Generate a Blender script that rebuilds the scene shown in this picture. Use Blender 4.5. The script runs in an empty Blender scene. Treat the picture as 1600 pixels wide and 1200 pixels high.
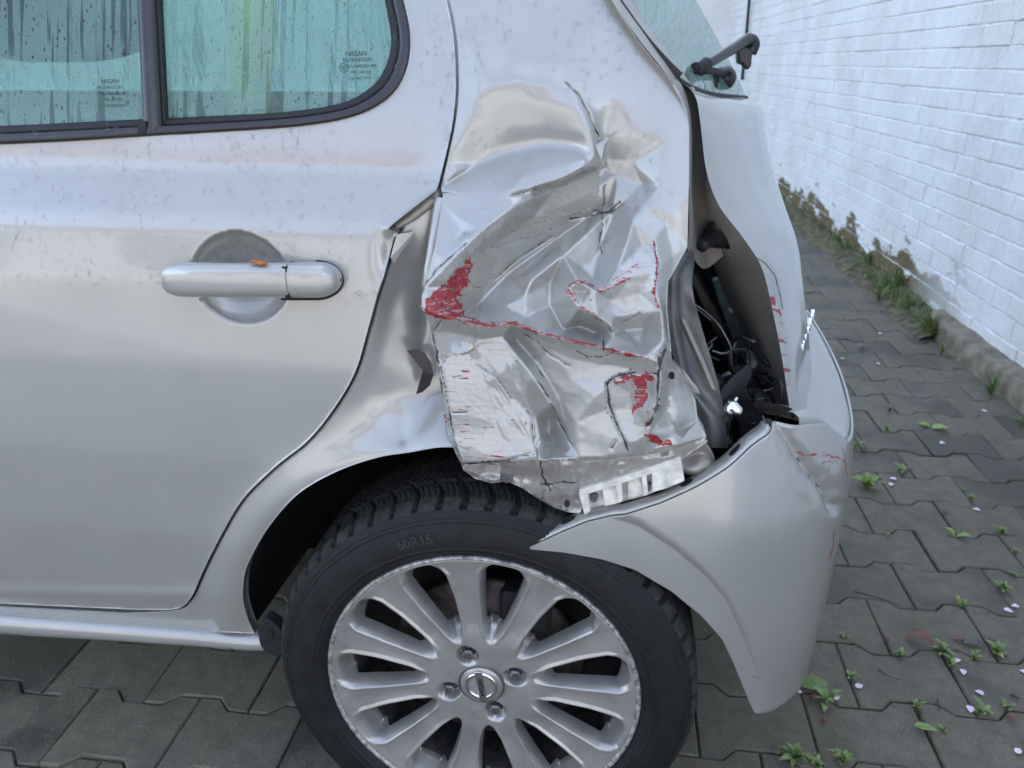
import bpy, math, random
import numpy as np
from mathutils import Vector, Matrix, Euler
from mathutils.geometry import delaunay_2d_cdt

# ------------------------------------------------------------------ camera, sky, sun, exposure
scene = bpy.context.scene
COL = scene.collection
R = math.radians
CAM_LOC = np.array([0.0, -0.79, 1.08]); PITCH = 22.7; YAW = 8.0; FPX = 1203.0   # FPX: focal length for a 1600 px wide frame

cam_d = bpy.data.cameras.new('camera')
cam = bpy.data.objects.new('camera', cam_d); COL.objects.link(cam); scene.camera = cam
cam_d.sensor_fit = 'HORIZONTAL'; cam_d.sensor_width = 9.8
cam_d.lens = 9.8 * FPX / 1600.0
cam_d.clip_start = 0.02; cam_d.clip_end = 500
cam.location = CAM_LOC
cam.rotation_euler = Euler((R(90 - PITCH), 0, R(YAW)), 'XYZ')
cam_d.dof.use_dof = True; cam_d.dof.focus_distance = 0.86; cam_d.dof.aperture_fstop = 2.6

SUN_EL, SUN_AZ = 44.0, 70.0           # azimuth from +Y towards +X: behind the white wall, whose shade lies over the car
world = bpy.data.worlds.new('World'); scene.world = world; world.use_nodes = True
wn = world.node_tree.nodes; wl = world.node_tree.links
for n in list(wn): wn.remove(n)
sky = wn.new('ShaderNodeTexSky'); sky.sky_type = 'NISHITA'; sky.sun_disc = False
sky.sun_elevation = R(SUN_EL); sky.sun_rotation = R(SUN_AZ); sky.air_density = 1.0; sky.dust_density = 2.6; sky.ozone_density = 1.0
hsv = wn.new('ShaderNodeHueSaturation'); hsv.inputs['Saturation'].default_value = 0.76
bg = wn.new('ShaderNodeBackground'); bg.inputs['Strength'].default_value = 0.15
wo = wn.new('ShaderNodeOutputWorld')
wl.new(sky.outputs[0], hsv.inputs['Color']); wl.new(hsv.outputs[0], bg.inputs['Color']); wl.new(bg.outputs[0], wo.inputs['Surface'])

sun_d = bpy.data.lights.new('sun', 'SUN'); sun_d.energy = 3.0; sun_d.angle = R(0.53); sun_d.color = (1.0, .97, .93)
sun = bpy.data.objects.new('sun', sun_d); COL.objects.link(sun)
sv = Vector((math.cos(R(SUN_EL)) * math.sin(R(SUN_AZ)), math.cos(R(SUN_EL)) * math.cos(R(SUN_AZ)), math.sin(R(SUN_EL))))
sun.rotation_euler = (-sv).to_track_quat('-Z', 'Y').to_euler(); sun.location = sv * 30

scene.view_settings.view_transform = 'Standard'; scene.view_settings.look = 'None'
scene.view_settings.gamma = 1.0; scene.view_settings.use_curve_mapping = False
scene.view_settings.exposure = 2.38
scene.cycles.max_bounces = 10; scene.cycles.transparent_max_bounces = 16

rng = np.random.default_rng(7); rnd = random.Random(11)

# ------------------------------------------------------------------ geometry helpers
_p, _w = R(PITCH), R(YAW)
CR = np.array([math.cos(_w), math.sin(_w), 0.0])
FH = np.array([-math.sin(_w), math.cos(_w), 0.0]); UP = np.array([0, 0, 1.0])
CF = FH * math.cos(_p) - UP * math.sin(_p); CU = FH * math.sin(_p) + UP * math.cos(_p)

def ray(px, py):
    px = np.asarray(px, float)[..., None]; py = np.asarray(py, float)[..., None]
    return CF * FPX + (px - 800) * CR + (600 - py) * CU
def atY(px, py, Y):
    d = ray(px, py); return CAM_LOC + d * ((np.asarray(Y, float) - CAM_LOC[1]) / d[..., 1])[..., None]
def atZ(px, py, Z=0.0):
    d = ray(px, py); return CAM_LOC + d * ((Z - CAM_LOC[2]) / d[..., 2])[..., None]
def proj(P):
    d = np.asarray(P, float) - CAM_LOC; z = d @ CF
    return 800 + FPX * (d @ CR) / z, 600 - FPX * (d @ CU) / z

def gsmooth(a, s):
    n = max(1, int(3 * s)); k = np.exp(-.5 * (np.arange(-n, n + 1) / s) ** 2); k /= k.sum()
    return np.convolve(np.pad(a, n, mode='edge'), k, mode='valid')
def gsmooth2(A, s):
    A = np.apply_along_axis(gsmooth, 0, A, s); return np.apply_along_axis(gsmooth, 1, A, s)

def vnoise(x, y, seed=0):                       # smooth value noise, -1..1
    r = np.random.default_rng(seed).random((64, 64)) * 2 - 1
    xi = np.floor(x).astype(int); yi = np.floor(y).astype(int); fx = x - xi; fy = y - yi
    fx = fx * fx * (3 - 2 * fx); fy = fy * fy * (3 - 2 * fy)
    a = r[xi % 64, yi % 64]; b = r[(xi + 1) % 64, yi % 64]; c = r[xi % 64, (yi + 1) % 64]; d = r[(xi + 1) % 64, (yi + 1) % 64]
    return (a * (1 - fx) + b * fx) * (1 - fy) + (c * (1 - fx) + d * fx) * fy

def inpoly(px, py, poly):
    px = np.asarray(px, float); py = np.asarray(py, float); res = np.zeros(px.shape, bool)
    n = len(poly)
    for i in range(n):
        x0, y0 = poly[i]; x1, y1 = poly[(i + 1) % n]
        if y0 == y1: continue
        c = ((y0 > py) != (y1 > py)) & (px < (x1 - x0) * (py - y0) / (y1 - y0) + x0)
        res ^= c
    return res
def linedist(px, py, line):
    px = np.asarray(px, float); py = np.asarray(py, float); best = np.full(px.shape, 1e9)
    for (x0, y0), (x1, y1) in zip(line[:-1], line[1:]):
        dx, dy = x1 - x0, y1 - y0; L = dx * dx + dy * dy + 1e-9
        t = np.clip(((px - x0) * dx + (py - y0) * dy) / L, 0, 1)
        best = np.minimum(best, np.hypot(px - x0 - t * dx, py - y0 - t * dy))
    return best

def catmull(pts, n):                            # resample a control polyline with a Catmull-Rom curve at n points
    P = np.asarray(pts, float); m = len(P)
    if m == 2: return P[0] + (P[1] - P[0]) * np.linspace(0, 1, n)[:, None]
    Q = np.vstack([2 * P[0] - P[1], P, 2 * P[-1] - P[-2]])
    t = np.linspace(0, m - 1, n); i = np.minimum(t.astype(int), m - 2); f = (t - i)[:, None]
    p0, p1, p2, p3 = Q[i], Q[i + 1], Q[i + 2], Q[i + 3]
    return .5 * (2 * p1 + (p2 - p0) * f + (2 * p0 - 5 * p1 + 4 * p2 - p3) * f ** 2 + (3 * p1 - p0 - 3 * p2 + p3) * f ** 3)
def dens(pts, n=8):                             # smooth pixel outline from control points (open)
    return [tuple(p) for p in catmull(pts, (len(pts) - 1) * n + 1)]

def put(o, parent=None, label=None, cat=None, group=None, kind=None):
    COL.objects.link(o)
    if parent is not None:
        o.parent = parent; o.matrix_parent_inverse = Matrix.Translation(parent.get('_at', (0, 0, 0))).inverted() if parent.type == 'EMPTY' else Matrix()
    if label: o['label'] = label
    if cat: o['category'] = cat
    if group: o['group'] = group
    if kind: o['kind'] = kind
    return o
def empty(name, loc, label=None, cat=None, group=None, parent=None):
    o = bpy.data.objects.new(name, None); o.empty_display_size = .05
    put(o, parent, label, cat, group); o.location = loc
    o['_at'] = tuple(float(v) for v in loc)
    return o
def mesh(name, V, Fc, mat, parent=None, smooth=True, **kw):
    me = bpy.data.meshes.new(name); me.from_pydata([tuple(map(float, v)) for v in V], [], [tuple(map(int, f)) for f in Fc]); me.update()
    if mat: me.materials.append(mat)
    if smooth: me.polygons.foreach_set('use_smooth', [True] * len(me.polygons))
    o = bpy.data.objects.new(name, me); return put(o, parent, **kw)
def obj(name, me, parent=None, **kw):
    return put(bpy.data.objects.new(name, me), parent, **kw)

class MB:                                        # mesh collector
    def __init__(s): s.V = []; s.F = []; s.n = 0
    def add(s, V, Fc):
        V = np.asarray(V, float).reshape(-1, 3); s.V.append(V); s.F += [tuple(i + s.n for i in f) for f in Fc]; s.n += len(V)
    def grid(s, G, closed_u=False, closed_v=False):
        a, b = G.shape[:2]; f = []
        for i in range(a if closed_u else a - 1):
            for j in range(b if closed_v else b - 1):
                f.append((i * b + j, i * b + (j + 1) % b, ((i + 1) % a) * b + (j + 1) % b, ((i + 1) % a) * b + j))
        s.add(G.reshape(-1, 3), f)
    def box(s, c, h, rot=None):
        v = np.array([(x, y, z) for x in (-1, 1) for y in (-1, 1) for z in (-1, 1)], float) * np.asarray(h)
        if rot is not None: v = v @ np.asarray(rot).T
        s.add(v + np.asarray(c), [(0, 1, 3, 2), (4, 6, 7, 5), (0, 4, 5, 1), (2, 3, 7, 6), (0, 2, 6, 4), (1, 5, 7, 3)])
    def tube(s, pts, r, n=8, caps=True):
        P = np.asarray(pts, float); m = len(P); r = np.broadcast_to(np.asarray(r, float), (m,))
        T = np.gradient(P, axis=0); T /= np.linalg.norm(T, axis=1)[:, None] + 1e-12
        ref = np.array([0, 0, 1.0]) if abs(T[0][2]) < .9 else np.array([1.0, 0, 0])
        G = np.zeros((m, n, 3))
        for i in range(m):
            a = np.cross(T[i], ref); a /= np.linalg.norm(a) + 1e-12; b = np.cross(T[i], a); ref = -np.cross(T[i], a) * -1 if False else np.cross(a, T[i])
            for k in range(n):
                t = 2 * math.pi * k / n; G[i, k] = P[i] + r[i] * (math.cos(t) * a + math.sin(t) * b)
        base = s.n; s.grid(G, closed_v=True)
        if caps:
            s.F.append(tuple(base + k for k in range(n))[::-1]); s.F.append(tuple(base + (m - 1) * n + k for k in range(n)))
    def lathe(s, prof, axis_o, n=48, a0=0, a1=2 * math.pi):   # profile of (radius, y); axis along Y
        prof = np.asarray(prof, float); full = abs(a1 - a0 - 2 * math.pi) < 1e-6
        A = np.linspace(a0, a1, n, endpoint=not full)
        G = np.stack([np.stack([axis_o[0] + prof[:, 0] * math.cos(a), axis_o[1] + prof[:, 1], axis_o[2] + prof[:, 0] * math.sin(a)], -1) for a in A])
        s.grid(G, closed_u=full)
    def build(s, name, mat, parent=None, smooth=True, **kw):
        return mesh(name, np.vstack(s.V), s.F, mat, parent, smooth, **kw)

def loft(name, rows, nu, nv, mat, parent=None, px=True, thick=0.0, **kw):
    """rows: lists of control points, (px,py,Y) if px else xyz; a smooth skin through them"""
    C = []
    for r in rows:
        r = np.asarray(r, float)
        if px: r = atY(r[:, 0], r[:, 1], r[:, 2])
        C.append(catmull(r, nu))
    C = np.array(C); G = np.stack([catmull(C[:, j], nv) for j in range(nu)], 1)
    b = MB(); b.grid(G)
    o = b.build(name, mat, parent, **kw)
    if thick:
        m = o.modifiers.new('thickness', 'SOLIDIFY'); m.thickness = thick; m.offset = 0
    return o

def slab(name, poly, Y, thick, mat, parent=None, bevel=.0015, smooth=False, **kw):
    """an outline standing at depth Y (number or list), extruded away from the viewer into a solid"""
    poly = np.asarray(poly, float); n = len(poly); Y = np.broadcast_to(np.asarray(Y, float), (n,))
    A = atY(poly[:, 0], poly[:, 1], Y); B = A + np.array([0, thick, 0])
    V = np.vstack([A, B]); Fc = [tuple(range(n)), tuple(range(2 * n - 1, n - 1, -1))] + [(i, i + n, (i + 1) % n + n, (i + 1) % n) for i in range(n)]
    o = mesh(name, V, Fc, mat, parent, smooth, **kw)
    if bevel:
        m = o.modifiers.new('bevel', 'BEVEL'); m.width = bevel; m.segments = 2; m.limit_method = 'ANGLE'
    return o

def text_mesh(name, s, size, extrude, mat, M, parent=None, bend=None, bold=0.0, **kw):
    cu = bpy.data.curves.new(name, 'FONT'); cu.body = s; cu.size = size; cu.extrude = extrude; cu.align_x = 'CENTER'; cu.align_y = 'CENTER'; cu.resolution_u = 3; cu.offset = bold
    t = bpy.data.objects.new(name, cu); COL.objects.link(t)
    bpy.context.view_layer.update()
    me = bpy.data.meshes.new_from_object(t.evaluated_get(bpy.context.evaluated_depsgraph_get()))
    bpy.data.objects.remove(t); bpy.data.curves.remove(cu)
    for v in me.vertices: v.co = Vector(bend(v.co)) if bend else M @ v.co
    me.name = name; me.materials.clear(); me.materials.append(mat)
    return obj(name, me, parent, **kw)

# ------------------------------------------------------------------ materials
def new_mat(name):
    m = bpy.data.materials.new(name); m.use_nodes = True; nt = m.node_tree
    b = nt.nodes['Principled BSDF']; return m, nt, b
def N(nt, t, **kw):
    n = nt.nodes.new(t)
    for k, v in kw.items():
        if k in n.inputs.keys(): n.inputs[k].default_value = v
        else: setattr(n, k, v)
    return n
def ramp(nt, src, p0, p1, c0=(0, 0, 0, 1), c1=(1, 1, 1, 1)):
    r = nt.nodes.new('ShaderNodeValToRGB'); r.color_ramp.elements[0].position = p0; r.color_ramp.elements[1].position = p1
    r.color_ramp.elements[0].color = c0; r.color_ramp.elements[1].color = c1; nt.links.new(src, r.inputs[0]); return r.outputs[0]
def mixc(nt, f, a, b, typ='RGBA', blend='MIX'):
    m = nt.nodes.new('ShaderNodeMix'); m.data_type = typ; m.blend_type = blend
    ia, ib = (6, 7) if typ == 'RGBA' else (2, 3)
    for i, v in ((0, f), (ia, a), (ib, b)):
        if hasattr(v, 'is_linked'): nt.links.new(v, m.inputs[i])
        else: m.inputs[i].default_value = v
    return m.outputs[2 if typ == 'RGBA' else 0]
def mth(nt, op, a, b=None, clamp=False):
    m = nt.nodes.new('ShaderNodeMath'); m.operation = op; m.use_clamp = clamp
    for i, v in ((0, a), (1, b)):
        if v is None: continue
        if hasattr(v, 'is_linked'): nt.links.new(v, m.inputs[i])
        else: m.inputs[i].default_value = v
    return m.outputs[0]
def noise(nt, scale, detail=4, rough=.55, vec=None, out=0):
    n = nt.nodes.new('ShaderNodeTexNoise'); n.inputs['Scale'].default_value = scale; n.inputs['Detail'].default_value = detail; n.inputs['Roughness'].default_value = rough
    if vec is not None: nt.links.new(vec, n.inputs['Vector'])
    return n.outputs[out]
def coords(nt, kind='Object', scale=None):
    c = nt.nodes.new('ShaderNodeTexCoord').outputs[kind]
    if scale is None: return c
    m = nt.nodes.new('ShaderNodeMapping'); m.inputs['Scale'].default_value = scale; nt.links.new(c, m.inputs[0]); return m.outputs[0]
def bump(nt, b, h, strength, dist=.002):
    n = nt.nodes.new('ShaderNodeBump'); n.inputs['Strength'].default_value = strength; n.inputs['Distance'].default_value = dist
    nt.links.new(h, n.inputs['Height']); nt.links.new(n.outputs[0], b.inputs['Normal'])

def simple(name, col, rough=.5, metal=0.0, coat=0.0, var=.12, nscale=30, bmp=0.0, bscale=200, spec=.5, rv=.25):
    m, nt, b = new_mat(name)
    c = coords(nt)
    f = noise(nt, nscale, 5, .6, c)
    dark = tuple(v * (1 - var * 1.6) for v in col) + (1,); lite = tuple(min(1, v * (1 + var)) for v in col) + (1,)
    nt.links.new(ramp(nt, f, .3, .7, dark, lite), b.inputs['Base Color'])
    b.inputs['Roughness'].default_value = rough; b.inputs['Metallic'].default_value = metal
    b.inputs['Coat Weight'].default_value = coat; b.inputs['Coat Roughness'].default_value = .05
    b.inputs['Specular IOR Level'].default_value = spec
    nt.links.new(mth(nt, 'ADD', mth(nt, 'MULTIPLY', f, rv), rough - rv * .5), b.inputs['Roughness'])
    if bmp: bump(nt, b, noise(nt, bscale, 3, .6, c), bmp)
    return m

def paint_mat(name, wear=False, base=(.366, .367, .350), dust=.5):
    m, nt, b = new_mat(name)
    c = coords(nt)
    big = noise(nt, 9, 5, .6, c); fine = noise(nt, 900, 2, .5, c)
    streak = noise(nt, 1.0, 5, .65, coords(nt, 'Object', (55, 55, 3.0)))
    col = mixc(nt, ramp(nt, big, .35, .7), tuple(v * .96 for v in base) + (1,), tuple(base) + (1,))
    film = mth(nt, 'MULTIPLY', ramp(nt, streak, .45, .75), .14 * dust)
    col = mixc(nt, film, col, (.46, .445, .42, 1))
    rough = mth(nt, 'ADD', mth(nt, 'MULTIPLY', big, .10), .25)
    metal = .36; coatw = .9
    if wear:
        at = nt.nodes.new('ShaderNodeAttribute'); at.attribute_name = 'wear'
        sp = nt.nodes.new('ShaderNodeSeparateColor'); nt.links.new(at.outputs['Color'], sp.inputs[0])
        grain = noise(nt, 260, 4, .7, c); lines = noise(nt, 1.0, 4, .7, coords(nt, 'Object', (26, 26, 420)))
        wm = ramp(nt, mth(nt, 'ADD', sp.outputs[2], mth(nt, 'MULTIPLY', mth(nt, 'SUBTRACT', lines, .5), .55)), .42, .62)
        pm = ramp(nt, mth(nt, 'ADD', sp.outputs[1], mth(nt, 'MULTIPLY', mth(nt, 'SUBTRACT', grain, .5), .5)), .46, .54)
        rm = ramp(nt, mth(nt, 'ADD', sp.outputs[0], mth(nt, 'ADD', mth(nt, 'MULTIPLY', mth(nt, 'SUBTRACT', lines, .5), 1.25), mth(nt, 'MULTIPLY', mth(nt, 'SUBTRACT', noise(nt, 120, 5, .75, c), .5), 1.3))), .42, .62)
        wcol = mixc(nt, ramp(nt, lines, .35, .65), (.455, .455, .445, 1), (.385, .385, .375, 1))
        pcol = mixc(nt, ramp(nt, grain, .3, .7), (.25, .25, .23, 1), (.315, .312, .29, 1))
        rcol = mixc(nt, ramp(nt, grain, .35, .65), (.19, .007, .013, 1), (.31, .035, .045, 1))
        wm = mth(nt, 'MULTIPLY', wm, .7); col = mixc(nt, wm, col, wcol); col = mixc(nt, pm, col, pcol); col = mixc(nt, rm, col, rcol)
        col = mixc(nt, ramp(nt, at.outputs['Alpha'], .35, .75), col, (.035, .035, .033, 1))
        any_ = mth(nt, 'MAXIMUM', mth(nt, 'MAXIMUM', mth(nt, 'MULTIPLY', wm, .45), pm), mth(nt, 'MAXIMUM', rm, at.outputs['Alpha']), True)
        nt.links.new(mixc(nt, any_, rough, .52, 'FLOAT'), b.inputs['Roughness'])
        nt.links.new(mixc(nt, any_, metal, .12, 'FLOAT'), b.inputs['Metallic'])
        nt.links.new(mixc(nt, any_, coatw, .06, 'FLOAT'), b.inputs['Coat Weight'])
        bump(nt, b, mth(nt, 'ADD', mth(nt, 'MULTIPLY', any_, mth(nt, 'MULTIPLY', lines, .9)), mth(nt, 'MULTIPLY', any_, -.4)), .16, .0010)
    else:
        nt.links.new(rough, b.inputs['Roughness']); b.inputs['Metallic'].default_value = metal; b.inputs['Coat Weight'].default_value = coatw
        bump(nt, b, fine, .015, .0003)
    b.inputs['Coat Roughness'].default_value = .045; b.inputs['Coat IOR'].default_value = 1.5
    nt.links.new(col, b.inputs['Base Color'])
    return m

M = {}
M['paint'] = paint_mat('silver_beige_paint')
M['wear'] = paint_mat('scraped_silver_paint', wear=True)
M['inner'] = simple('inner_body_paint', (.33, .31, .285), .45, .35, .2, .15, 20)
M['flange'] = paint_mat('inner_flange_paint', wear=True, base=(.40, .385, .365))
M['rubber'] = simple('black_rubber', (.012, .0125, .015), .62, 0, 0, .25, 60, .25, 500, .4)
M['tyre'] = simple('tyre_rubber', (.010, .0105, .0125), .6, 0, 0, .3, 40, .35, 350, .3)
M['tread'] = simple('lightened_tread', (.034, .033, .032), .8, 0, 0, .35, 120, .4, 400, .3)  # tread grey lightened to make up for the shade under the arch
M['trim'] = simple('satin_black_trim', (.014, .015, .019), .38, 0, .2, .2, 50, .08, 400)
M['black'] = simple('dark_cavity_plastic', (.012, .012, .013), .7, 0, 0, .3, 20, .1, 200, .3)
M['blackgloss'] = simple('black_plastic', (.016, .016, .018), .32, 0, 0, .3, 40, .1, 300)
M['alloy'] = simple('alloy_lacquer', (.40, .39, .375), .30, .55, .25, .13, 22, .02, 600, .5, .10)
M['alloy_edge'] = simple('kerbed_alloy_lip', (.40, .395, .385), .5, .5, 0, .5, 140, .4, 300)
M['barrel'] = simple('brake_dusted_barrel', (.05, .046, .042), .6, .3, 0, .4, 60)
M['chrome'] = simple('chrome', (.75, .75, .76), .16, 1, 0, .05, 60)
M['steel'] = simple('grey_steel', (.20, .20, .205), .42, .8, 0, .3, 80, .2, 300)
M['disc'] = simple('rusty_brake_disc', (.075, .055, .045), .55, .4, 0, .4, 60, .2, 200)
M['nylon'] = simple('white_nylon', (.70, .69, .65), .42, 0, 0, .22, 70, .2, 300)
M['seat'] = simple('seat_fabric', (.10, .11, .12), .9, 0, 0, .2, 60, .3, 400)
M['lining'] = simple('cabin_lining', (.68, .68, .65), .9, 0, 0, .1, 30)
M['cream'] = simple('cream_cloth', (.82, .70, .38), .9, 0, 0, .15, 20)
M['teal'] = simple('teal_plastic', (.10, .17, .18), .5, 0, 0, .2, 30)
M['print'] = simple('black_glass_print', (.012, .014, .014), .5)

# ------------------------------------------------------------------ setting: ground, pavers, wall
def ground_mats():
    m, nt, b = new_mat('joint_soil'); c = coords(nt)
    f = noise(nt, 60, 6, .7, c)
    sc = ramp(nt, f, .3, .7, (.018, .016, .011, 1), (.065, .058, .038, 1)); sc = mixc(nt, ramp(nt, noise(nt, 9, 5, .7, c), .48, .6), sc, (.065, .075, .024, 1)); nt.links.new(sc, b.inputs['Base Color']); b.inputs['Roughness'].default_value = .95
    bump(nt, b, f, .6, .01); M['soil'] = m
    m, nt, b = new_mat('damp_concrete_paver'); c = coords(nt, 'Object')
    geo = nt.nodes.new('ShaderNodeNewGeometry'); pos = geo.outputs['Position']
    info = nt.nodes.new('ShaderNodeObjectInfo')
    big = noise(nt, 3.2, 4, .6, pos); med = noise(nt, 28, 6, .7, pos); fine = noise(nt, 420, 3, .7, pos)
    vor = nt.nodes.new('ShaderNodeTexVoronoi'); vor.inputs['Scale'].default_value = 340; nt.links.new(pos, vor.inputs['Vector'])
    col = mixc(nt, ramp(nt, med, .3, .72), (.072, .064, .045, 1), (.168, .150, .108, 1))
    col = mixc(nt, ramp(nt, fine, .42, .72), col, (.21, .19, .15, 1), blend='MIX')
    grain = mth(nt, 'MULTIPLY', ramp(nt, vor.outputs['Distance'], .10, .22, (1, 1, 1, 1), (0, 0, 0, 1)), ramp(nt, fine, .5, .62))
    col = mixc(nt, mth(nt, 'MULTIPLY', grain, .8), col, (.36, .34, .29, 1))
    wetm = ramp(nt, mth(nt, 'ADD', mth(nt, 'MULTIPLY', info.outputs['Random'], .34), mth(nt, 'MULTIPLY', big, 1.05)), .66, .86)
    wet = mixc(nt, wetm, col, (.024, .022, .017, 1))
    col = mixc(nt, mth(nt, 'MULTIPLY', wetm, .62), col, wet)
    alg = ramp(nt, noise(nt, 5.5, 5, .65, pos), .46, .70)
    col = mixc(nt, mth(nt, 'MULTIPLY', alg, .5), col, (.080, .076, .044, 1))
    nt.links.new(col, b.inputs['Base Color'])
    nt.links.new(mixc(nt, wetm, .78, .48, 'FLOAT'), b.inputs['Roughness'])
    bump(nt, b, mth(nt, 'ADD', mth(nt, 'MULTIPLY', fine, .5), mth(nt, 'MULTIPLY', med, .9)), .8, .0035); M['paver'] = m

    m, nt, b = new_mat('white_painted_brick')
    geo = nt.nodes.new('ShaderNodeNewGeometry'); pos = geo.outputs['Position']; sx = nt.nodes.new('ShaderNodeSeparateXYZ'); nt.links.new(pos, sx.inputs[0])
    big = noise(nt, 2.3, 5, .6, pos); med = noise(nt, 24, 6, .7, pos); fine = noise(nt, 170, 5, .75, pos)
    info = nt.nodes.new('ShaderNodeObjectInfo')
    col = mixc(nt, ramp(nt, med, .3, .7), (.76, .77, .77, 1), (.86, .86, .86, 1))
    col = mixc(nt, mth(nt, 'MULTIPLY', info.outputs['Random'], .25), col, (.70, .74, .78, 1))
    # greenish bloom on paint
    alg = mth(nt, 'MULTIPLY', ramp(nt, big, .38, .62), ramp(nt, fine, .42, .62))
    col = mixc(nt, mth(nt, 'MULTIPLY', alg, .62), col, (.40, .41, .31, 1))
    chips = mth(nt, 'MULTIPLY', ramp(nt, fine, .60, .66), ramp(nt, big, .40, .60))
    col = mixc(nt, mth(nt, 'MULTIPLY', chips, .5), col, (.34, .33, .29, 1))
    # bare mossy patches low on the wall, where paint has come off
    mp = nt.nodes.new('ShaderNodeMapping'); mp.inputs['Scale'].default_value = (1, .55, 1.5); nt.links.new(pos, mp.inputs[0])
    zz = mth(nt, 'SUBTRACT', .62, mth(nt, 'MULTIPLY', sx.outputs[2], 1.35))
    patch = mth(nt, 'ADD', zz, mth(nt, 'MULTIPLY', mth(nt, 'SUBTRACT', noise(nt, 6.5, 6, .62, mp.outputs[0]), .5), 1.15))
    far = nt.nodes.new('ShaderNodeMapRange'); far.inputs[1].default_value = 2.35; far.inputs[2].default_value = 3.1; nt.links.new(sx.outputs[1], far.inputs[0])
    pm = mth(nt, 'MULTIPLY', ramp(nt, patch, .36, .43), far.outputs[0])
    bare = mixc(nt, ramp(nt, noise(nt, 30, 5, .7, pos), .4, .6), (.10, .072, .032, 1), (.21, .16, .10, 1))
    bare = mixc(nt, ramp(nt, noise(nt, 13, 5, .7, pos), .5, .6), bare, (.13, .115, .03, 1))
    col = mixc(nt, pm, col, bare)
    nt.links.new(col, b.inputs['Base Color']); b.inputs['Roughness'].default_value = .72
    bump(nt, b, mth(nt, 'ADD', mth(nt, 'MULTIPLY', med, 1.0), mth(nt, 'MULTIPLY', fine, .6)), .7, .006); M['brick'] = m
    M['mortar'] = simple('painted_mortar', (.74, .75, .75), .85, 0, 0, .2, 40, .6, 120)
    M['concrete'] = simple('mossy_concrete', (.21, .185, .135), .9, 0, 0, .35, 14, .7, 90)
    M['render'] = simple('pale_render', (.74, .72, .70), .9, 0, 0, .06, 3, .3, 60)
ground_mats()

# ground sheet: soil under the pavers, reaching far out
mesh('ground', [(-60, -60, -.009), (60, -60, -.009), (60, 90, -.009), (-60, 90, -.009)], [(0, 1, 2, 3)], M['soil'], kind='structure')
M['yard'] = simple('worn_yard_concrete', (.26, .25, .235), .85, 0, 0, .25, 6, .4, 80)
mesh('yard', [(-40, -40, -.004), (40, -40, -.004), (40, -.98, -.004), (-40, -.98, -.004)], [(0, 1, 2, 3)], M['yard'], kind='structure')

PHI = R(1.1); L_, W_, A_ = .2, .1475, .0125
def paver_mesh(name, seed, full=True):
    r = random.Random(seed); g = .0014; e = L_ / 2 - g
    xs = [(-e, 1), (-.0625, 1), (-.0375, -1), (.0375, -1), (.0625, 1), (e, 1)]
    out = [(x, W_ / 2 + s * A_ - g) for x, s in xs] + [(x, -(W_ / 2 + s * A_ - g)) for x, s in reversed(xs)]
    out = [(x + r.uniform(-.0012, .0012), y + r.uniform(-.0012, .0012)) for x, y in out]
    n = len(out); V = []
    for ins, z in ((0, -.06), (0, -.0032), (.0028, 0)):
        for x, y in out: V.append((x - math.copysign(ins, x) * (1 if abs(x) > .09 else .0), y - math.copysign(ins, y), z))
    Fc = []
    for k in range(2):
        for i in range(n): Fc.append((k * n + (i + 1) % n, k * n + i, (k + 1) * n + i, (k + 1) * n + (i + 1) % n))
    Fc = [f[::-1] for f in Fc]
    T = 2 * n    # top as quads between the two long edges
    for i in range(5): Fc.append((T + i, T + 11 - i, T + 10 - i, T + i + 1))
    me = bpy.data.meshes.new(name); me.from_pydata(V, [], Fc); me.update(); me.materials.append(M['paver'])
    import bmesh
    bm = bmesh.new(); bm.from_mesh(me); bmesh.ops.recalc_face_normals(bm, faces=bm.faces); bm.to_mesh(me); bm.free()
    return me
pav_meshes = [paver_mesh('paver', s) for s in range(6)]
pavement = empty('pavement', (0.477, .524, 0)); pavement['kind'] = 'structure'
ORG = np.array([.477, .524 - (W_ / 2 + A_)])     # a joint of row 0 runs through this x
cells = []
for j in range(-9, 70):
    for i in range(-16, 7):
        u = (i + .5 + .5 * (j % 2)) * L_; v = j * W_
        x = ORG[0] + u * math.cos(PHI) - v * math.sin(PHI); y = ORG[1] + u * math.sin(PHI) + v * math.cos(PHI)
        if x > 1.44 - .0273 * (y - 1.73) or y > 9.9 or x < -2.3: continue
        if -2 < x < .25 and y > 1.75: continue                     # deep under the car
        d = np.array([x, y, 0]) - CAM_LOC; zc = d @ CF
        px, py = proj((x, y, 0)) if zc > .1 else (-9e3, 0)
        vis = zc > .1 and ((1120 < px < 1700 and 280 < py < 1290) or (-90 < px < 560 and 985 < py < 1270))
        cells.append((0 if vis else 1, zc if zc > 0 else 99, x, y))
cells.sort()
rest = MB()
for k, (inv, zc, x, y) in enumerate(cells):
    me = pav_meshes[rnd.randrange(6)]
    rot = Euler((rnd.uniform(-.016, .016), rnd.uniform(-.016, .016), PHI + rnd.uniform(-.006, .006) + (math.pi if rnd.random() < .5 else 0)))
    dz = rnd.uniform(-.0032, .0016)
    if k < 295:
        o = obj('paver', me, pavement); o.location = (x, y, dz); o.rotation_euler = rot
    else:
        Mx = Matrix.Translation((x, y, dz)) @ rot.to_matrix().to_4x4()
        rest.add([Mx @ v.co for v in me.vertices], [tuple(p.vertices) for p in me.polygons])
rest.build('paver_field', M['paver'], pavement, False, kind='stuff')

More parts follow.
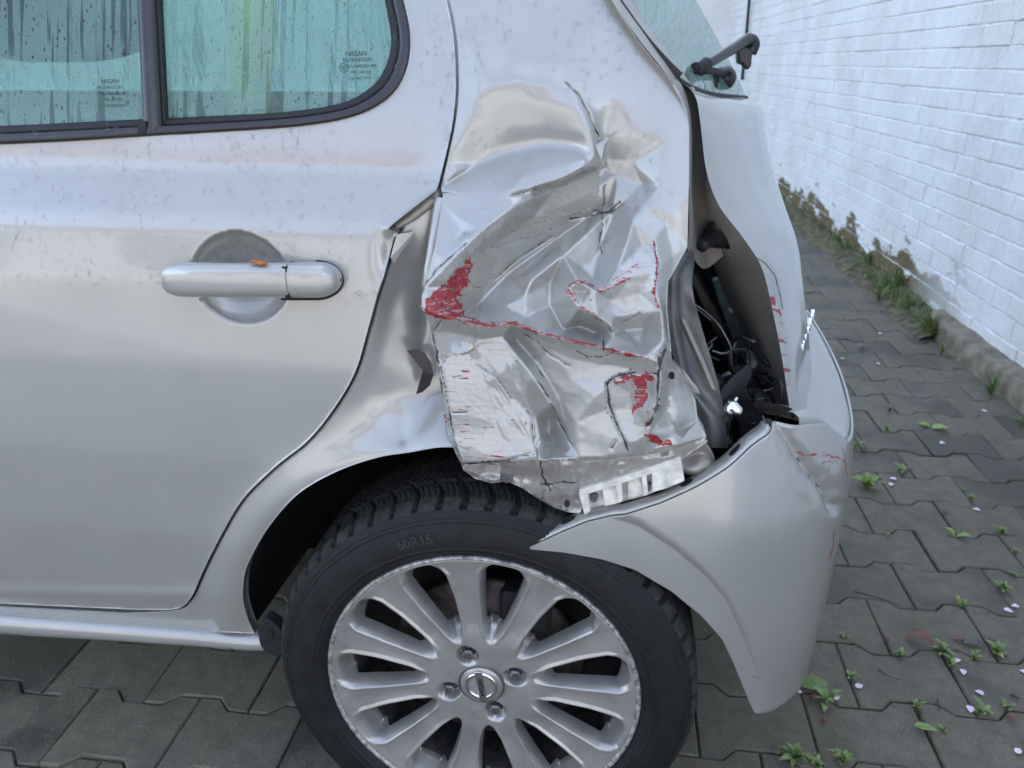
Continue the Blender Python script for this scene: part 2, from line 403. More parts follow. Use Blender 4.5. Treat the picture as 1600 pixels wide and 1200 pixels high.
# ---- white brick wall on the right
WD = np.array([-.0273, 1, 0]); WD /= np.linalg.norm(WD); WN = np.array([WD[1], -WD[0], 0]); WB = np.array([1.355, 1.73, 0])   # along, away from us, foot of kerb
WALL_OFF, COURSE, Z0 = .08, .08333, 1.052 - 13 * .08333
def wp(t, off, z): return WB + WD * t + WN * off + np.array([0, 0, z])
wall = empty('brick_wall', tuple(wp(3, .2, 0)), 'long white painted brick wall with mossy foot to the right of the car', 'wall')
b = MB(); c = wp(3.0, WALL_OFF + .0055 + .14, 3.1)
rotw = np.array([[WN[0], WD[0], 0], [WN[1], WD[1], 0], [0, 0, 1]])
b.box(c, (.14, 6.2, 3.2), rotw); b.build('mortar_bed', M['mortar'], wall, False)
def brick_mesh(name, L, seed):
    r = random.Random(seed); h = COURSE - .006; l = L - .0016; t = .03; bv = .0034
    V = []; nx = 5
    for k, (ins, dx) in enumerate(((0, t), (0, bv), (bv, 0))):
        pts = [(-l / 2 + ins + (l - 2 * ins) * i / (nx - 1), -h / 2 + ins) for i in range(nx)] + [(l / 2 - ins - (l - 2 * ins) * i / (nx - 1), h / 2 - ins) for i in range(nx)]
        r2 = random.Random(seed * 7)
        for y, z in pts:
            V.append((dx, y + r2.uniform(-.002, .002), z + r2.uniform(-.0022, .0022)))
    V = [(x + (r.uniform(-.0015, .0022) if x == 0 else 0), y, z) for x, y, z in V]
    n = 2 * nx; Fc = []
    for k in range(2):
        for i in range(n): Fc.append((k * n + i, k * n + (i + 1) % n, (k + 1) * n + (i + 1) % n, (k + 1) * n + i))
    T = 2 * n
    for i in range(nx - 1): Fc.append((T + i, T + i + 1, T + n - 2 - i, T + n - 1 - i))
    me = bpy.data.meshes.new(name); me.from_pydata(V, [], [f[::-1] for f in Fc]); me.update(); me.materials.append(M['brick'])
    import bmesh
    bm = bmesh.new(); bm.from_mesh(me); bmesh.ops.recalc_face_normals(bm, faces=bm.faces); bm.to_mesh(me); bm.free()
    return me
stretch = [brick_mesh('brick', .25, s) for s in range(5)]; head = [brick_mesh('brick', .125, 20 + s) for s in range(3)]
cells = []
for k in range(0, 74):
    t = -2.4 + rnd.uniform(-.03, .03) + (.0625 if k % 2 else 0); z = Z0 + (k + .5) * COURSE
    i = k
    while t < 8.2:
        Lb = .25 if k % 2 == 0 or rnd.random() < .45 else .125
        P = wp(t + Lb / 2, WALL_OFF, z); d = P - CAM_LOC; zc = d @ CF; px, py = proj(P) if zc > .1 else (9e3, 0)
        vis = zc > .1 and 1000 < px < 1660 and -40 < py < 640
        cells.append((0 if vis else 1, zc if zc > 0 else 99, t + Lb / 2, z, Lb)); t += Lb
cells.sort(); rest = MB(); RW = Matrix(rotw.tolist())
for k, (inv, zc, t, z, Lb) in enumerate(cells):
    me = (stretch if Lb > .2 else head)[rnd.randrange(5 if Lb > .2 else 3)]
    P = wp(t, WALL_OFF + rnd.uniform(-.0025, .0025) , z)
    q = RW @ Euler((rnd.uniform(-.006, .006), rnd.uniform(-.01, .01), rnd.uniform(-.006, .006))).to_matrix()
    if k < 290:
        o = obj('brick', me, wall); o.location = P; o.rotation_euler = q.to_euler()
    elif t < 9:
        Mx = Matrix.Translation(P) @ q.to_4x4(); rest.add([Mx @ v.co for v in me.vertices], [tuple(p.vertices) for p in me.polygons])
rest.build('brick_field', M['brick'], wall, False, kind='stuff')
# concrete footing in front of the near end of the wall
G = []
for t in np.linspace(-2.4, .92, 48):
    j = lambda s: float(vnoise(np.array([t * 7.0]), np.array([s * 3.1]), 5)[0]) * .004
    e = .03 * max(0, (t - .8) / .12)
    G.append([wp(t, 0 + j(1) + e, -.03), wp(t, .002 + j(2) + e, .03), wp(t, .003 + j(3) + e, .075 + j(4) * .5), wp(t, .010 + j(3) + e, .083 + j(5) * .5), wp(t, .05, .086 + j(6) * .6), wp(t, .115, .092)])
b = MB(); b.grid(np.array(G)); b.build('footing', M['concrete'], wall, True)
# soil and moss washed up against the wall's foot
G = []
for t in np.linspace(.75, 8.2, 120):
    j = lambda s: float(vnoise(np.array([t * 5.0]), np.array([s * 3.7]), 8)[0]); wdt = .16 + .05 * j(1)
    G.append([wp(t, WALL_OFF - wdt - .03 * j(2), -.01), wp(t, WALL_OFF - wdt * .75, .010 + .008 * j(3)), wp(t, WALL_OFF - wdt * .4, .028 + .014 * j(4)), wp(t, WALL_OFF - .02, .05 + .02 * j(5)), wp(t, WALL_OFF + .02, .06 + .02 * j(5))])
M['dirt'] = simple('mossy_soil', (.115, .100, .058), .95, 0, 0, .6, 22, .9, 60)
b = MB(); b.grid(np.array(G)); b.build('soil_strip', M['dirt'], None, True, label='mossy soil washed up along the foot of the white wall', cat='soil', kind='stuff')
# far end: a pale rendered wall closing the yard, and the dark cable hanging in the corner
fw = empty('yard_end_wall', tuple(wp(8.3, -1, 0)), 'pale rendered wall closing the far end of the yard behind the rear wiper', 'wall')
b = MB(); b.box(wp(8.45, -8.6, 2.1), (9.0, .12, 2.3), rotw); b.build('rendered_face', M['render'], fw, False)  # left stretch is unseen, added to block bright sky behind the car windows
P = [wp(6.75 + .01 * math.sin(z * 3), WALL_OFF - .035 + .012 * math.sin(z * 2.1), z) for z in np.linspace(.9, 3.2, 24)]
b = MB(); b.tube(P, .016, 8); b.build('hanging_cable', M['rubber'], None, True, label='dark cable hanging down the far white wall above the rear wiper', cat='cable')
# house across the yard behind the viewer, mirrored in the paint
hs = empty('house_across', (-3, -9, 0), 'beige rendered house across the yard behind the viewer, seen mirrored in the car door', 'house')
M['beige'] = simple('beige_render', (.62, .61, .60), .9, 0, 0, .08, 2, .3, 50)
M['roof'] = simple('clay_roof', (.20, .09, .06), .8, 0, 0, .25, 8, .4, 30)
M['hglass'] = simple('house_glass', (.03, .035, .04), .1)
b = MB(); b.box((-3, -10, 1.7), (8, 1.6, 1.9)); b.build('wall', M['beige'], hs, False)
b = MB(); b.add([(-11.4, -8.1, 3.4), (5.4, -8.1, 3.4), (5.4, -11.8, 5.4), (-11.4, -11.8, 5.4), (-11.4, -8.1, 3.62), (5.4, -8.1, 3.62), (5.4, -11.8, 5.6), (-11.4, -11.8, 5.6)], [(0, 3, 2, 1), (4, 5, 6, 7), (0, 1, 5, 4), (1, 2, 6, 5), (2, 3, 7, 6), (3, 0, 4, 7)]); b.build('roof', M['roof'], hs, False)
for x in (-8.5, -5.6, -2.2, .6, 3.2):
    b = MB(); b.box((x, -8.39, 1.75), (.55, .03, .65)); w = b.build('window', M['hglass'], hs, False)
    b = MB(); b.box((x, -8.385, 1.04), (.65, .06, .04)); b.build('sill', M['render'], w, False)

# ------------------------------------------------------------------ the car
car = empty('damaged_car', (-.45, .75, 0), 'silver beige hatchback with its rear corner crumpled, torn and scraped red', 'car')
WC = np.array([-.155, 0.0, .291])                     # wheel centre, outer face
zt = np.linspace(0, 1.8, 1801)
_pa = np.array([(.0, .09), (.25, .055), (.33, .038), (.40, .023), (.5, .008), (.62, .0), (.75, -.003), (.85, .002), (.905, .011), (.926, .019), (.964, .052), (1.03, .068), (1.2, .125), (1.5, .25), (1.8, .5)])
_pb = np.array([(.0, .09), (.25, .055), (.33, .038), (.40, .023), (.5, .008), (.62, .0), (.75, -.002), (.85, .008), (.926, .028), (.964, .044), (1.03, .068), (1.2, .125), (1.5, .25), (1.8, .5)])
PA = gsmooth(np.interp(zt, _pa[:, 0], _pa[:, 1]), 6); PB = gsmooth(np.interp(zt, _pb[:, 0], _pb[:, 1]), 22)
HC = atY(372, 437, .0)                                # centre of the handle cup
def sstep(a, b, x): t = np.clip((x - a) / (b - a), 0, 1); return t * t * (3 - 2 * t)
def S(x, z):
    w = sstep(-.17, -.23, x); y = np.interp(z, zt, PA) * w + np.interp(z, zt, PB) * (1 - w)
    y = y + .30 * np.maximum(0, x + .08) ** 2
    r = np.hypot(x - WC[0], z - WC[2])
    return y - .013 * np.exp(-((r - .372) / .030) ** 2) * sstep(.05, -.05, x)
def S_door(x, z):
    y = S(x, z); q = ((x - HC[0]) / .058) ** 2 + ((z - HC[2]) / .052) ** 2
    return y + .036 * np.clip(1 - q, 0, 1) ** .55
def onS(px, py, d=0.0, f=None):
    f = f or S; px = np.asarray(px, float); py = np.asarray(py, float); Y = np.zeros(px.shape)
    for _ in range(14):
        P = atY(px, py, Y); Y = .35 * Y + .65 * (f(P[..., 0], P[..., 2]) + d)
    return atY(px, py, Y)

def set_wear(me, W):
    a = me.attributes.new('wear', 'FLOAT_COLOR', 'POINT'); a.data.foreach_set('color', np.asarray(W, np.float32).ravel())

def sheet(name, poly, step, dfun, mat, parent, f=None, wear=None, rim=.004, **kw):
    """pressed sheet metal: a fine skin over the body's side surface inside a pixel outline, plus a folded rim"""
    poly = [tuple(map(float, p)) for p in poly]; pa = np.array(poly)
    x0, y0 = pa.min(0); x1, y1 = pa.max(0)
    gx = np.arange(x0, x1 + step, step); gy = np.arange(y0, y1 + step, step)
    cx, cy = np.meshgrid(gx[:-1] + step / 2, gy[:-1] + step / 2, indexing='ij')
    ins = inpoly(cx, cy, poly)
    I, J = np.nonzero(ins); ny = len(gy); idx = lambda i, j: i * ny + j
    Q = np.stack([idx(I, J), idx(I, J + 1), idx(I + 1, J + 1), idx(I + 1, J)], 1)
    used, inv = np.unique(Q, return_inverse=True); Q = inv.reshape(Q.shape)
    vx = gx[used // ny].copy(); vy = gy[used % ny].copy()
    E = np.concatenate([Q[:, [0, 1]], Q[:, [1, 2]], Q[:, [2, 3]], Q[:, [3, 0]]]); key = np.sort(E, 1)
    uq, first, cnt = np.unique(key, axis=0, return_index=True, return_counts=True)
    be = E[first[cnt == 1]]; bv = np.unique(be)
    # snap the border to the outline
    bx, by = vx[bv], vy[bv]; best = np.full(len(bv), 1e9); sx, sy = bx.copy(), by.copy()
    for (ax, ay), (ex, ey) in zip(poly, poly[1:] + poly[:1]):
        dx, dy = ex - ax, ey - ay; t = np.clip(((bx - ax) * dx + (by - ay) * dy) / (dx * dx + dy * dy + 1e-9), 0, 1)
        qx, qy = ax + t * dx, ay + t * dy; dd = np.hypot(bx - qx, by - qy); m = dd < best
        best[m] = dd[m]; sx[m] = qx[m]; sy[m] = qy[m]
    m = best < step * 1.6; vx[bv[m]] = sx[m]; vy[bv[m]] = sy[m]
    P = onS(vx, vy, dfun(vx, vy) if dfun else 0.0, f)
    n = len(P); rimv = {int(v): n + k for k, v in enumerate(bv)}
    V = np.vstack([P, P[bv] + np.array([0, rim, 0])])
    Fc = [tuple(q) for q in Q.tolist()] + [(int(a), int(b_), rimv[int(b_)], rimv[int(a)]) for a, b_ in be]
    o = mesh(name, V, Fc, mat, parent, True, **kw)
    if wear is not None:
        W = wear(np.concatenate([vx, vx[bv]]), np.concatenate([vy, vy[bv]])); set_wear(o.data, W)
    return o

def facet_map(points, lines, step, bounds, blur, amp=lambda X, Y: 1.0):
    """depth map from folded facets: constrained triangulation of control points (px, py, cm inwards)"""
    co = {}; edges = []
    def vid(p):
        k = (round(p[0], 1), round(p[1], 1))
        if k not in co: co[k] = (len(co), p[2])
        return co[k][0]
    for p in points: vid(p)
    for l in lines:
        ids = [vid(p) for p in l]; edges += list(zip(ids[:-1], ids[1:]))
    keys = list(co); dd = np.array([co[k][1] for k in keys])
    vo, _, fo, ov, _, _ = delaunay_2d_cdt([Vector(k) for k in keys], edges, [], 0, 1e-4)
    d = np.array([np.mean([dd[i] for i in o]) if len(o) else np.nan for o in ov])
    vp = np.array([tuple(v) for v in vo])
    for i in np.nonzero(np.isnan(d))[0]:
        r = np.hypot(*(np.array(keys) - vp[i]).T); k = np.argsort(r)[:3]; d[i] = (dd[k] / (r[k] + 1)).sum() / (1 / (r[k] + 1)).sum()
    x0, y0, x1, y1 = bounds; gx = np.arange(x0, x1 + step, step); gy = np.arange(y0, y1 + step, step)
    A = np.zeros((len(gx), len(gy)))
    for f in fo:
        if len(f) != 3: continue
        a, b_, c_ = vp[list(f)]; da, db, dc = d[list(f)]
        i0, i1 = np.searchsorted(gx, [min(a[0], b_[0], c_[0]) - 1e-6, max(a[0], b_[0], c_[0]) + 1e-6]); j0, j1 = np.searchsorted(gy, [min(a[1], b_[1], c_[1]) - 1e-6, max(a[1], b_[1], c_[1]) + 1e-6])
        if i1 <= i0 or j1 <= j0: continue
        X, Y = np.meshgrid(gx[i0:i1], gy[j0:j1], indexing='ij'); den = (b_[1] - c_[1]) * (a[0] - c_[0]) + (c_[0] - b_[0]) * (a[1] - c_[1])
        if abs(den) < 1e-9: continue
        l0 = ((b_[1] - c_[1]) * (X - c_[0]) + (c_[0] - b_[0]) * (Y - c_[1])) / den; l1 = ((c_[1] - a[1]) * (X - c_[0]) + (a[0] - c_[0]) * (Y - c_[1])) / den; l2 = 1 - l0 - l1
        m = (l0 >= -1e-6) & (l1 >= -1e-6) & (l2 >= -1e-6); sub = A[i0:i1, j0:j1]; sub[m] = (l0 * da + l1 * db + l2 * dc)[m]
    X, Y = np.meshgrid(gx, gy, indexing='ij')
    sharp = gsmooth2(A, blur[0] / step); soft = gsmooth2(A, blur[1] / step); w = blur[2](X, Y)
    A = sharp * (1 - w) + soft * w; A = A * amp(X, Y)
    def look(px, py, A=A):
        u = np.clip((px - x0) / step, 0, len(gx) - 1.001); v = np.clip((py - y0) / step, 0, len(gy) - 1.001); i = u.astype(int); j = v.astype(int); fu, fv = u - i, v - j
        return ((A[i, j] * (1 - fu) + A[i + 1, j] * fu) * (1 - fv) + (A[i, j + 1] * (1 - fu) + A[i + 1, j + 1] * fu) * fv) * .01
    return look

# ---- gap between door and quarter panel
GAP = dens([(678, -80), (700, 0), (710, 50), (714, 100), (714, 150), (708, 200), (697, 250), (686, 294)], 6)
GAP2 = dens([(618, 372), (604, 425), (592, 462), (578, 512), (557, 582), (523, 640), (482, 690), (432, 730), (382, 780), (346, 840), (321, 890), (303, 930), (286, 949), (262, 954)], 6)
WIN_OUT = dens([(-260, 236), (-60, 228), (100, 221), (240, 212), (330, 207), (470, 197), (555, 181), (608, 152), (634, 112), (641, 62), (632, 10), (612, -60), (604, -85)], 6)
WIN_IN = dens([(-260, 208), (-60, 200), (100, 193), (240, 186), (330, 182), (450, 175), (535, 161), (582, 135), (604, 102), (612, 62), (604, 10), (588, -60), (580, -85)], 6)

door_poly = [(x, y - 3) for x, y in WIN_OUT] + [(x - 2.2, y) for x, y in GAP] + [(681, 298), (650, 322), (622, 344), (606, 357), (622, 364)] + [(x - 2.2, y - .6) for x, y in GAP2] + [(200, 952), (0, 943), (-260, 932)]
def door_d(px, py):
    d = .010 * np.exp(-(((px - 612) / 16) ** 2 + ((py - 395) / 40) ** 2)) - .006 * np.exp(-(linedist(px, py, [(683, 300), (606, 357)]) / 9) ** 2)
    return d + .0009 * vnoise(px / 150, py / 120, 3) - .004 * np.exp(-((py - 925 - (px) * .02) / 12) ** 2)
door = sheet('rear_door', door_poly, 3.0, door_d, M['paint'], car, S_door, rim=.012)

# dark reveal behind the gaps, so that no light comes through
slab('door_jamb', [(560, 290), (690, 270), (712, 150), (690, -85), (735, -85), (745, 150), (730, 320), (690, 470), (640, 640), (400, 800), (320, 955), (280, 955), (330, 830), (440, 700), (540, 600)], [.085, .11, .17, .24, .24, .17, .085, .085, .085, .085, .085, .085, .085, .085, .085], .02, M['inner'], car, 0)
# ---- door handle: grip, fixed end cap, small tube sections
def handle(name, st, mat, flatL=False, flatR=False):
    rows = []
    for px, yc, hh, off, dep in st:
        c = onS(px, yc, -off); t = atY(px, yc - hh, c[1]); h = np.linalg.norm(t - c)
        ring = []
        for k in range(20):
            a = 2 * math.pi * k / 20; ca, sa = math.cos(a), math.sin(a)
            ring.append(c + np.array([0, -dep * math.copysign(abs(ca) ** .72, ca), h * math.copysign(abs(sa) ** .72, sa)]))
        rows.append(ring)
    G = np.array(rows); G = np.stack([catmull(G[:, k], 60) for k in range(20)], 1)
    b = MB(); b.grid(G, closed_v=True); b.F.append(tuple(range(20))); b.F.append(tuple(range((59) * 20, 60 * 20))[::-1])
    return b.build(name, mat, door)
handle('door_handle', [(253.5, 437, 2, .012, .002), (256, 437, 12, .013, .006), (264, 437, 20, .016, .011), (280, 437, 25, .021, .012), (310, 437, 26, .027, .012), (370, 437, 26, .030, .012), (420, 437, 26, .029, .012), (451, 437, 26, .027, .012), (452, 437, 24.5, .027, .011)], M['paint'])
handle('handle_cap', [(455, 437, 24.5, .024, .012), (456, 437, 26, .024, .0135), (480, 437, 26.5, .019, .016), (505, 437, 26, .015, .015), (520, 437, 21, .012, .013), (529, 437, 13, .010, .010), (533, 437, 2, .009, .004)], M['paint'])
b = MB(); g0 = onS(453.5, 437, -.024)
b.box(g0, (.0024, .0120, .0172)); b.build('handle_gap', M['black'], door, False)
capring = [onS(494 + 41 * math.cos(a), 438 + 29.5 * math.sin(a), -.0015) for a in np.linspace(-math.pi / 2, math.pi / 2, 24)] + [onS(x, 467.5, -.0015) for x in (480, 440)]
b = MB(); b.tube(capring, .0016, 6); b.build('handle_seal', M['rubber'], door)

# ---- front strip of the quarter panel: pillar foot, wheel arch edge, upper sill
ARCH = dens([(398, 990), (388, 968), (380, 935), (383, 895), (398, 860), (424, 818), (468, 770), (528, 736), (590, 715), (640, 707), (690, 699), (735, 702)], 6)
dp = [(285, 950, 0), (200, 955, 0), (-260, 940, 0), (-260, 970, 0), (390, 990, 0), (380, 930, 0), (398, 860, 0), (468, 770, 0), (528, 736, 0), (590, 715, 0), (346, 840, 0), (432, 730, 0), (482, 690, .1), (523, 640, .3), (557, 582, .6),
      (578, 512, .8), (592, 462, 1.0), (612, 395, 1.4), (625, 360, 1.6), (690, 300, 1.2), (650, 330, 2.0), (610, 470, 2.6), (600, 520, 2.4), (588, 580, 2.0), (570, 630, 1.2), (625, 420, 3.0), (640, 500, 3.6), (628, 560, 3.2),
      (612, 620, 2.6), (628, 690, 1.6), (655, 430, 4.2), (665, 500, 5.0), (662, 560, 4.6), (668, 620, 3.6), (650, 650, 2.0), (636, 704, .2), (690, 699, -.4), (690, 660, 1.0), (720, 320, 4), (740, 420, 5), (720, 500, 5), (720, 600, 4), (740, 700, .5), (600, 690, .6), (540, 700, .2)]
dl = [[(690, 300, 1.2), (655, 430, 4.2), (665, 500, 5.0), (668, 620, 3.6), (636, 704, .2)]]
D_map = facet_map(dp, dl, 4, (-262, 280, 760, 1000), (7, 16, lambda X, Y: sstep(640, 520, X)))
d_poly = [(x + 2.2, y + .6) for x, y in GAP2][::-1] + [(626, 364), (634, 350), (660, 330), (690, 304), (722, 320), (735, 420), (715, 480), (718, 560), (728, 640), (738, 704)] + ARCH[::-1] + [(300, 986), (100, 969), (-260, 939 + 2), (-260, 935), (0, 947), (200, 957)]
arch = sheet('wheel_arch_panel', d_poly, 2.6, lambda px, py: D_map(px, py) + .0006 * vnoise(px / 30, py / 45, 9) * sstep(560, 600, px), M['paint'], car, None, rim=.016)
# rolled fold of the torn door edge
T = catmull(onS(np.array([690, 686, 682, 676, 670, 667]), np.array([312, 330, 355, 392, 425, 450]), np.array([.004, .004, .003, .002, .000, .002])), 30)
b = MB(); b.tube(T, np.linspace(.0075, .0055, 30), 14); b.build('rolled_fold', M['paint'], arch)
T = catmull(onS(np.array([618, 635, 655, 675, 688]), np.array([356, 345, 330, 314, 305]), np.array([.022, .022, .022, .02, .015])), 20)
b = MB(); b.tube(T, np.linspace(.004, .010, 20), 12); b.build('bent_stiffener', M['inner'], arch)

# ---- crumpled quarter panel
up = [(690, -60, 0), (702, 0, 0), (716, 60, .1), (718, 130, .1), (711, 200, .1), (698, 255, .2), (760, -60, 0), (850, -60, 0), (930, -60, 0), (760, 20, 0), (850, 20, 0), (965, 15, 0), (1000, 66, 0), (1062, 140, 0), (1078, 192, 0), (1078, 300, .2), (1076, 385, .8),
      (736, 60, -.4), (738, 130, -.5), (730, 200, -.3), (712, 270, .1), (800, 90, .1), (880, 98, -.3), (950, 90, .1), (1000, 150, .1), (960, 150, -.2), (1040, 220, 0), (1000, 215, .5), (985, 252, 1.9), (1002, 288, 1.9), (962, 275, 2.6), (1030, 290, .3), (1010, 320, .5), (1040, 350, .4),
      (762, 185, .2), (800, 158, -.6), (850, 162, -.9), (790, 200, .6), (850, 198, .2), (890, 205, -.4), (762, 228, 1.4), (805, 222, 1.5)]
rid = [
 [(742, 158, -.6), (768, 132, -1.1), (805, 120, -1.4), (858, 125, -1.3), (887, 144, -1.5), (910, 176, -1.6), (925, 212, -1.5), (930, 246, -1.4)],
 [(892, 138, -1.1), (910, 154, -1.0), (926, 182, -.5), (938, 212, .9), (944, 248, 2.4)],
 [(692, 290, .6), (720, 272, 1.4), (745, 256, 1.9), (790, 238, 2.1), (850, 224, 1.4), (890, 226, .7), (920, 243, -.4)],
 [(688, 302, .0), (720, 303, -.9), (755, 303, -1.5), (790, 300, -2.0), (830, 292, -2.5), (880, 278, -2.7), (918, 258, -2.2)],
 [(836, 300, -.6), (880, 288, 1.6), (922, 268, 2.2), (944, 262, 3.0)],
 [(662, 450, -2.4), (690, 424, -2.8), (720, 392, -3.0), (760, 354, -2.9), (800, 324, -2.6), (832, 308, -1.6)],
 [(745, 478, 1.0), (792, 430, 2.2), (850, 388, 3.2), (905, 350, 3.8), (948, 322, 4.0)],
 [(820, 462, -.8), (832, 436, -.9), (880, 398, -.2), (930, 352, 1.2), (958, 330, 2.4)],
 [(656, 478, -3.3), (680, 489, -3.5), (720, 500, -3.3), (770, 511, -3.3), (800, 506, -3.6), (840, 519, -3.3), (900, 534, -3.1), (945, 543, -2.9), (1010, 558, -2.6), (1034, 562, -2.2)],
 [(888, 452, -2.1), (904, 440, -2.4), (928, 455, -2.2), (948, 453, -1.8), (985, 430, -1.6), (1020, 424, -1.6)],
 [(890, 462, -2.2), (905, 482, -2.3), (935, 496, -2.2), (956, 512, -1.9), (958, 524, -1.4)],
 [(990, 345, .2), (980, 380, -.7), (966, 418, -1.2), (950, 446, -1.6)],
 [(944, 370, 2.0), (934, 400, 1.4), (926, 436, .4)],
 [(1022, 378, -.3), (1028, 420, -1.4), (1026, 452, -2.0), (1034, 488, -1.9), (1038, 530, -2.2), (1034, 562, -2.2)],
 [(1030, 566, -2.8), (1034, 600, -2.9), (1028, 640, -2.6), (1014, 676, -2.2)],
 [(1040, 570, -.4), (1044, 605, -.2), (1036, 645, -.6)],
 [(784, 524, -2.0), (812, 560, -2.5), (840, 596, -2.8), (864, 632, -2.9)],
 [(806, 530, -.2), (838, 566, -.5), (872, 622, -.6), (884, 660, -.4)],
 [(838, 648, -1.6), (846, 690, -1.7), (842, 716, -1.7)],
 [(722, 726, -1.6), (780, 722, -1.9), (835, 708, -1.9), (850, 716, -.9), (880, 712, -1.0), (905, 716, -1.7), (950, 716, -2.0), (1010, 708, -2.0), (1060, 698, -1.5), (1104, 684, -.2)],
]
mid = [(700, 335, -.8), (722, 362, -1.7), (690, 395, -2.0), (760, 328, -2.2), (735, 402, -1.6), (772, 382, -.6), (830, 342, .9), (880, 320, 1.8), (924, 300, 2.8), (860, 305, .9), (700, 450, -1.6), (722, 478, -1.2), (790, 478, -.6), (860, 440, .9), (860, 478, .4), (905, 510, 1.0), (930, 520, .8),
       (880, 515, .0), (820, 495, -1.2), (910, 420, .7), (915, 455, -1.3), (1005, 385, .2), (1000, 460, -.9), (990, 492, -.8), (975, 516, .6), (1005, 512, .3), (1000, 540, -.6), (1050, 400, .4), (1050, 440, .7), (1046, 490, .6),
       (676, 520, -2.4), (700, 518, -1.9), (745, 528, -1.7), (690, 580, -2.7), (698, 640, -2.9), (708, 690, -2.4), (760, 600, -2.0), (770, 660, -2.1), (800, 620, -1.5), (822, 660, -1.8), (740, 700, -2.0),
       (860, 545, -1.4), (900, 560, -1.2), (950, 570, -1.3), (1015, 580, -1.6), (890, 590, -1.1), (930, 620, -2.0), (900, 660, -1.6), (952, 600, -1.7), (948, 640, -1.6), (965, 690, -2.1), (990, 640, -1.2), (1012, 610, -1.3), (990, 690, -2.2),
       (858, 650, 1.2), (866, 690, 1.0), (856, 676, 1.5), (892, 700, -1.0), (1062, 580, .4), (1074, 602, 1.0), (1086, 628, 1.2), (1090, 655, .9), (1060, 640, -.4), (1050, 680, -1.2), (1100, 674, .2), (985, 402, -.5), (955, 470, -.9), (960, 495, -1.4)]
C_map = facet_map(up + mid, rid, 2, (640, -64, 1112, 740), (1.5, 7, lambda X, Y: sstep(300, 215, Y)), lambda X, Y: 1 + .3 * sstep(300, 360, Y))
CRACKS_AND_SHADE = [([(884, 128), (905, 148), (922, 180), (934, 212), (940, 240), (941, 252)], 1.0), ([(795, 306), (830, 298), (880, 284), (915, 266)], 1.4), ([(690, 301), (712, 303)], 1.3), ([(945, 290), (944, 318), (940, 330)], 1.4), ([(890, 342), (930, 336), (955, 328), (968, 316)], 1.9), ([(940, 332), (942, 352), (938, 372), (940, 396)], 1.7),
          ([(930, 330), (955, 332), (972, 320)], 1.4), ([(664, 446), (682, 420), (705, 400), (730, 378)], 1.6), ([(772, 436), (800, 412), (835, 388), (862, 370)], 1.6), ([(690, 500), (676, 520), (684, 560), (694, 630)], 1.8), ([(930, 496), (950, 508), (956, 520)], 1.5), ([(942, 524), (943, 548)], 2.2),
          ([(1030, 560), (1028, 600), (1026, 640), (1014, 665)], 3.0), ([(900, 548), (920, 558), (950, 556), (960, 548)], 1.6), ([(820, 522), (840, 536), (862, 556), (890, 572)], 1.4), ([(838, 592), (852, 612), (862, 632)], 1.7), ([(818, 636), (832, 652), (834, 690), (842, 716)], 1.6), ([(862, 632), (874, 660), (890, 690), (904, 714)], 1.5),
          ([(948, 600), (952, 630), (962, 660), (976, 690), (980, 705)], 2.2), ([(948, 600), (962, 588), (990, 582), (1026, 584)], 2.0), ([(968, 505), (1000, 490)], 1.3), ([(1022, 380), (1026, 400), (1030, 420)], 1.3), ([(1040, 545), (1030, 575)], 2.0), ([(690, 575), (700, 630), (708, 680)], 1.5), ([(722, 726), (770, 722), (835, 710)], 1.4), ([(962, 690), (956, 700)], 2.5),
          ([(708, 590), (720, 589)], .8), ([(706, 646), (730, 644)], .8), ([(745, 570), (775, 590), (800, 622)], .9), ([(830, 560), (850, 590)], 1.0)]
RED_P = [[(662, 488), (666, 468), (690, 446), (714, 418), (737, 400), (735, 432), (722, 454), (714, 466), (726, 474), (730, 497), (690, 494)], [(984, 588), (1010, 584), (1014, 612), (1010, 636), (992, 640), (994, 606)], [(1002, 676), (1030, 682), (1052, 690), (1046, 700), (1014, 690)], [(1007, 660), (1014, 660), (1014, 670), (1007, 670)], [(956, 594), (975, 584), (1022, 586), (1020, 596), (985, 592), (962, 604)], [(674, 552), (682, 552), (684, 566), (676, 566)], [(686, 640), (694, 644), (700, 676), (692, 676)]]
RED_L = [([(664, 486), (690, 496), (730, 502), (770, 510), (800, 505), (838, 519), (900, 534), (945, 544), (1004, 558)], 3.4, 1.0), ([(690, 486), (730, 496), (770, 503), (800, 500), (835, 514)], 1.6, .8), ([(888, 448), (903, 438), (925, 447), (938, 457), (958, 448), (985, 434)], 2.6, .9), ([(888, 452), (898, 470), (915, 484), (930, 492)], 4.0, .85), ([(905, 462), (925, 470)], 2.5, .6), ([(1022, 378), (1025, 400), (1026, 430), (1022, 460), (1030, 480)], 2.4, .9), ([(1000, 384), (1022, 386)], 4, .55), ([(985, 446), (1015, 452)], 2, .6),
         ([(960, 440), (1000, 416)], 7, .42), ([(1030, 545), (1034, 556)], 2, .9), ([(890, 444), (915, 440)], 3, .7), ([(694, 612), (718, 613)], 1.4, .8), ([(700, 570), (720, 568)], 1.2, .6), ([(716, 640), (756, 641)], 1.3, .7), ([(755, 668), (772, 667)], 1.4, .8), ([(766, 684), (782, 690)], 5, .55), ([(772, 705), (784, 706)], 3, .6), ([(770, 722), (800, 720)], 2.2, .8), ([(820, 655), (822, 664)], 2, .9), ([(960, 712), (985, 706)], 2, .5)]
_r = random.Random(3)
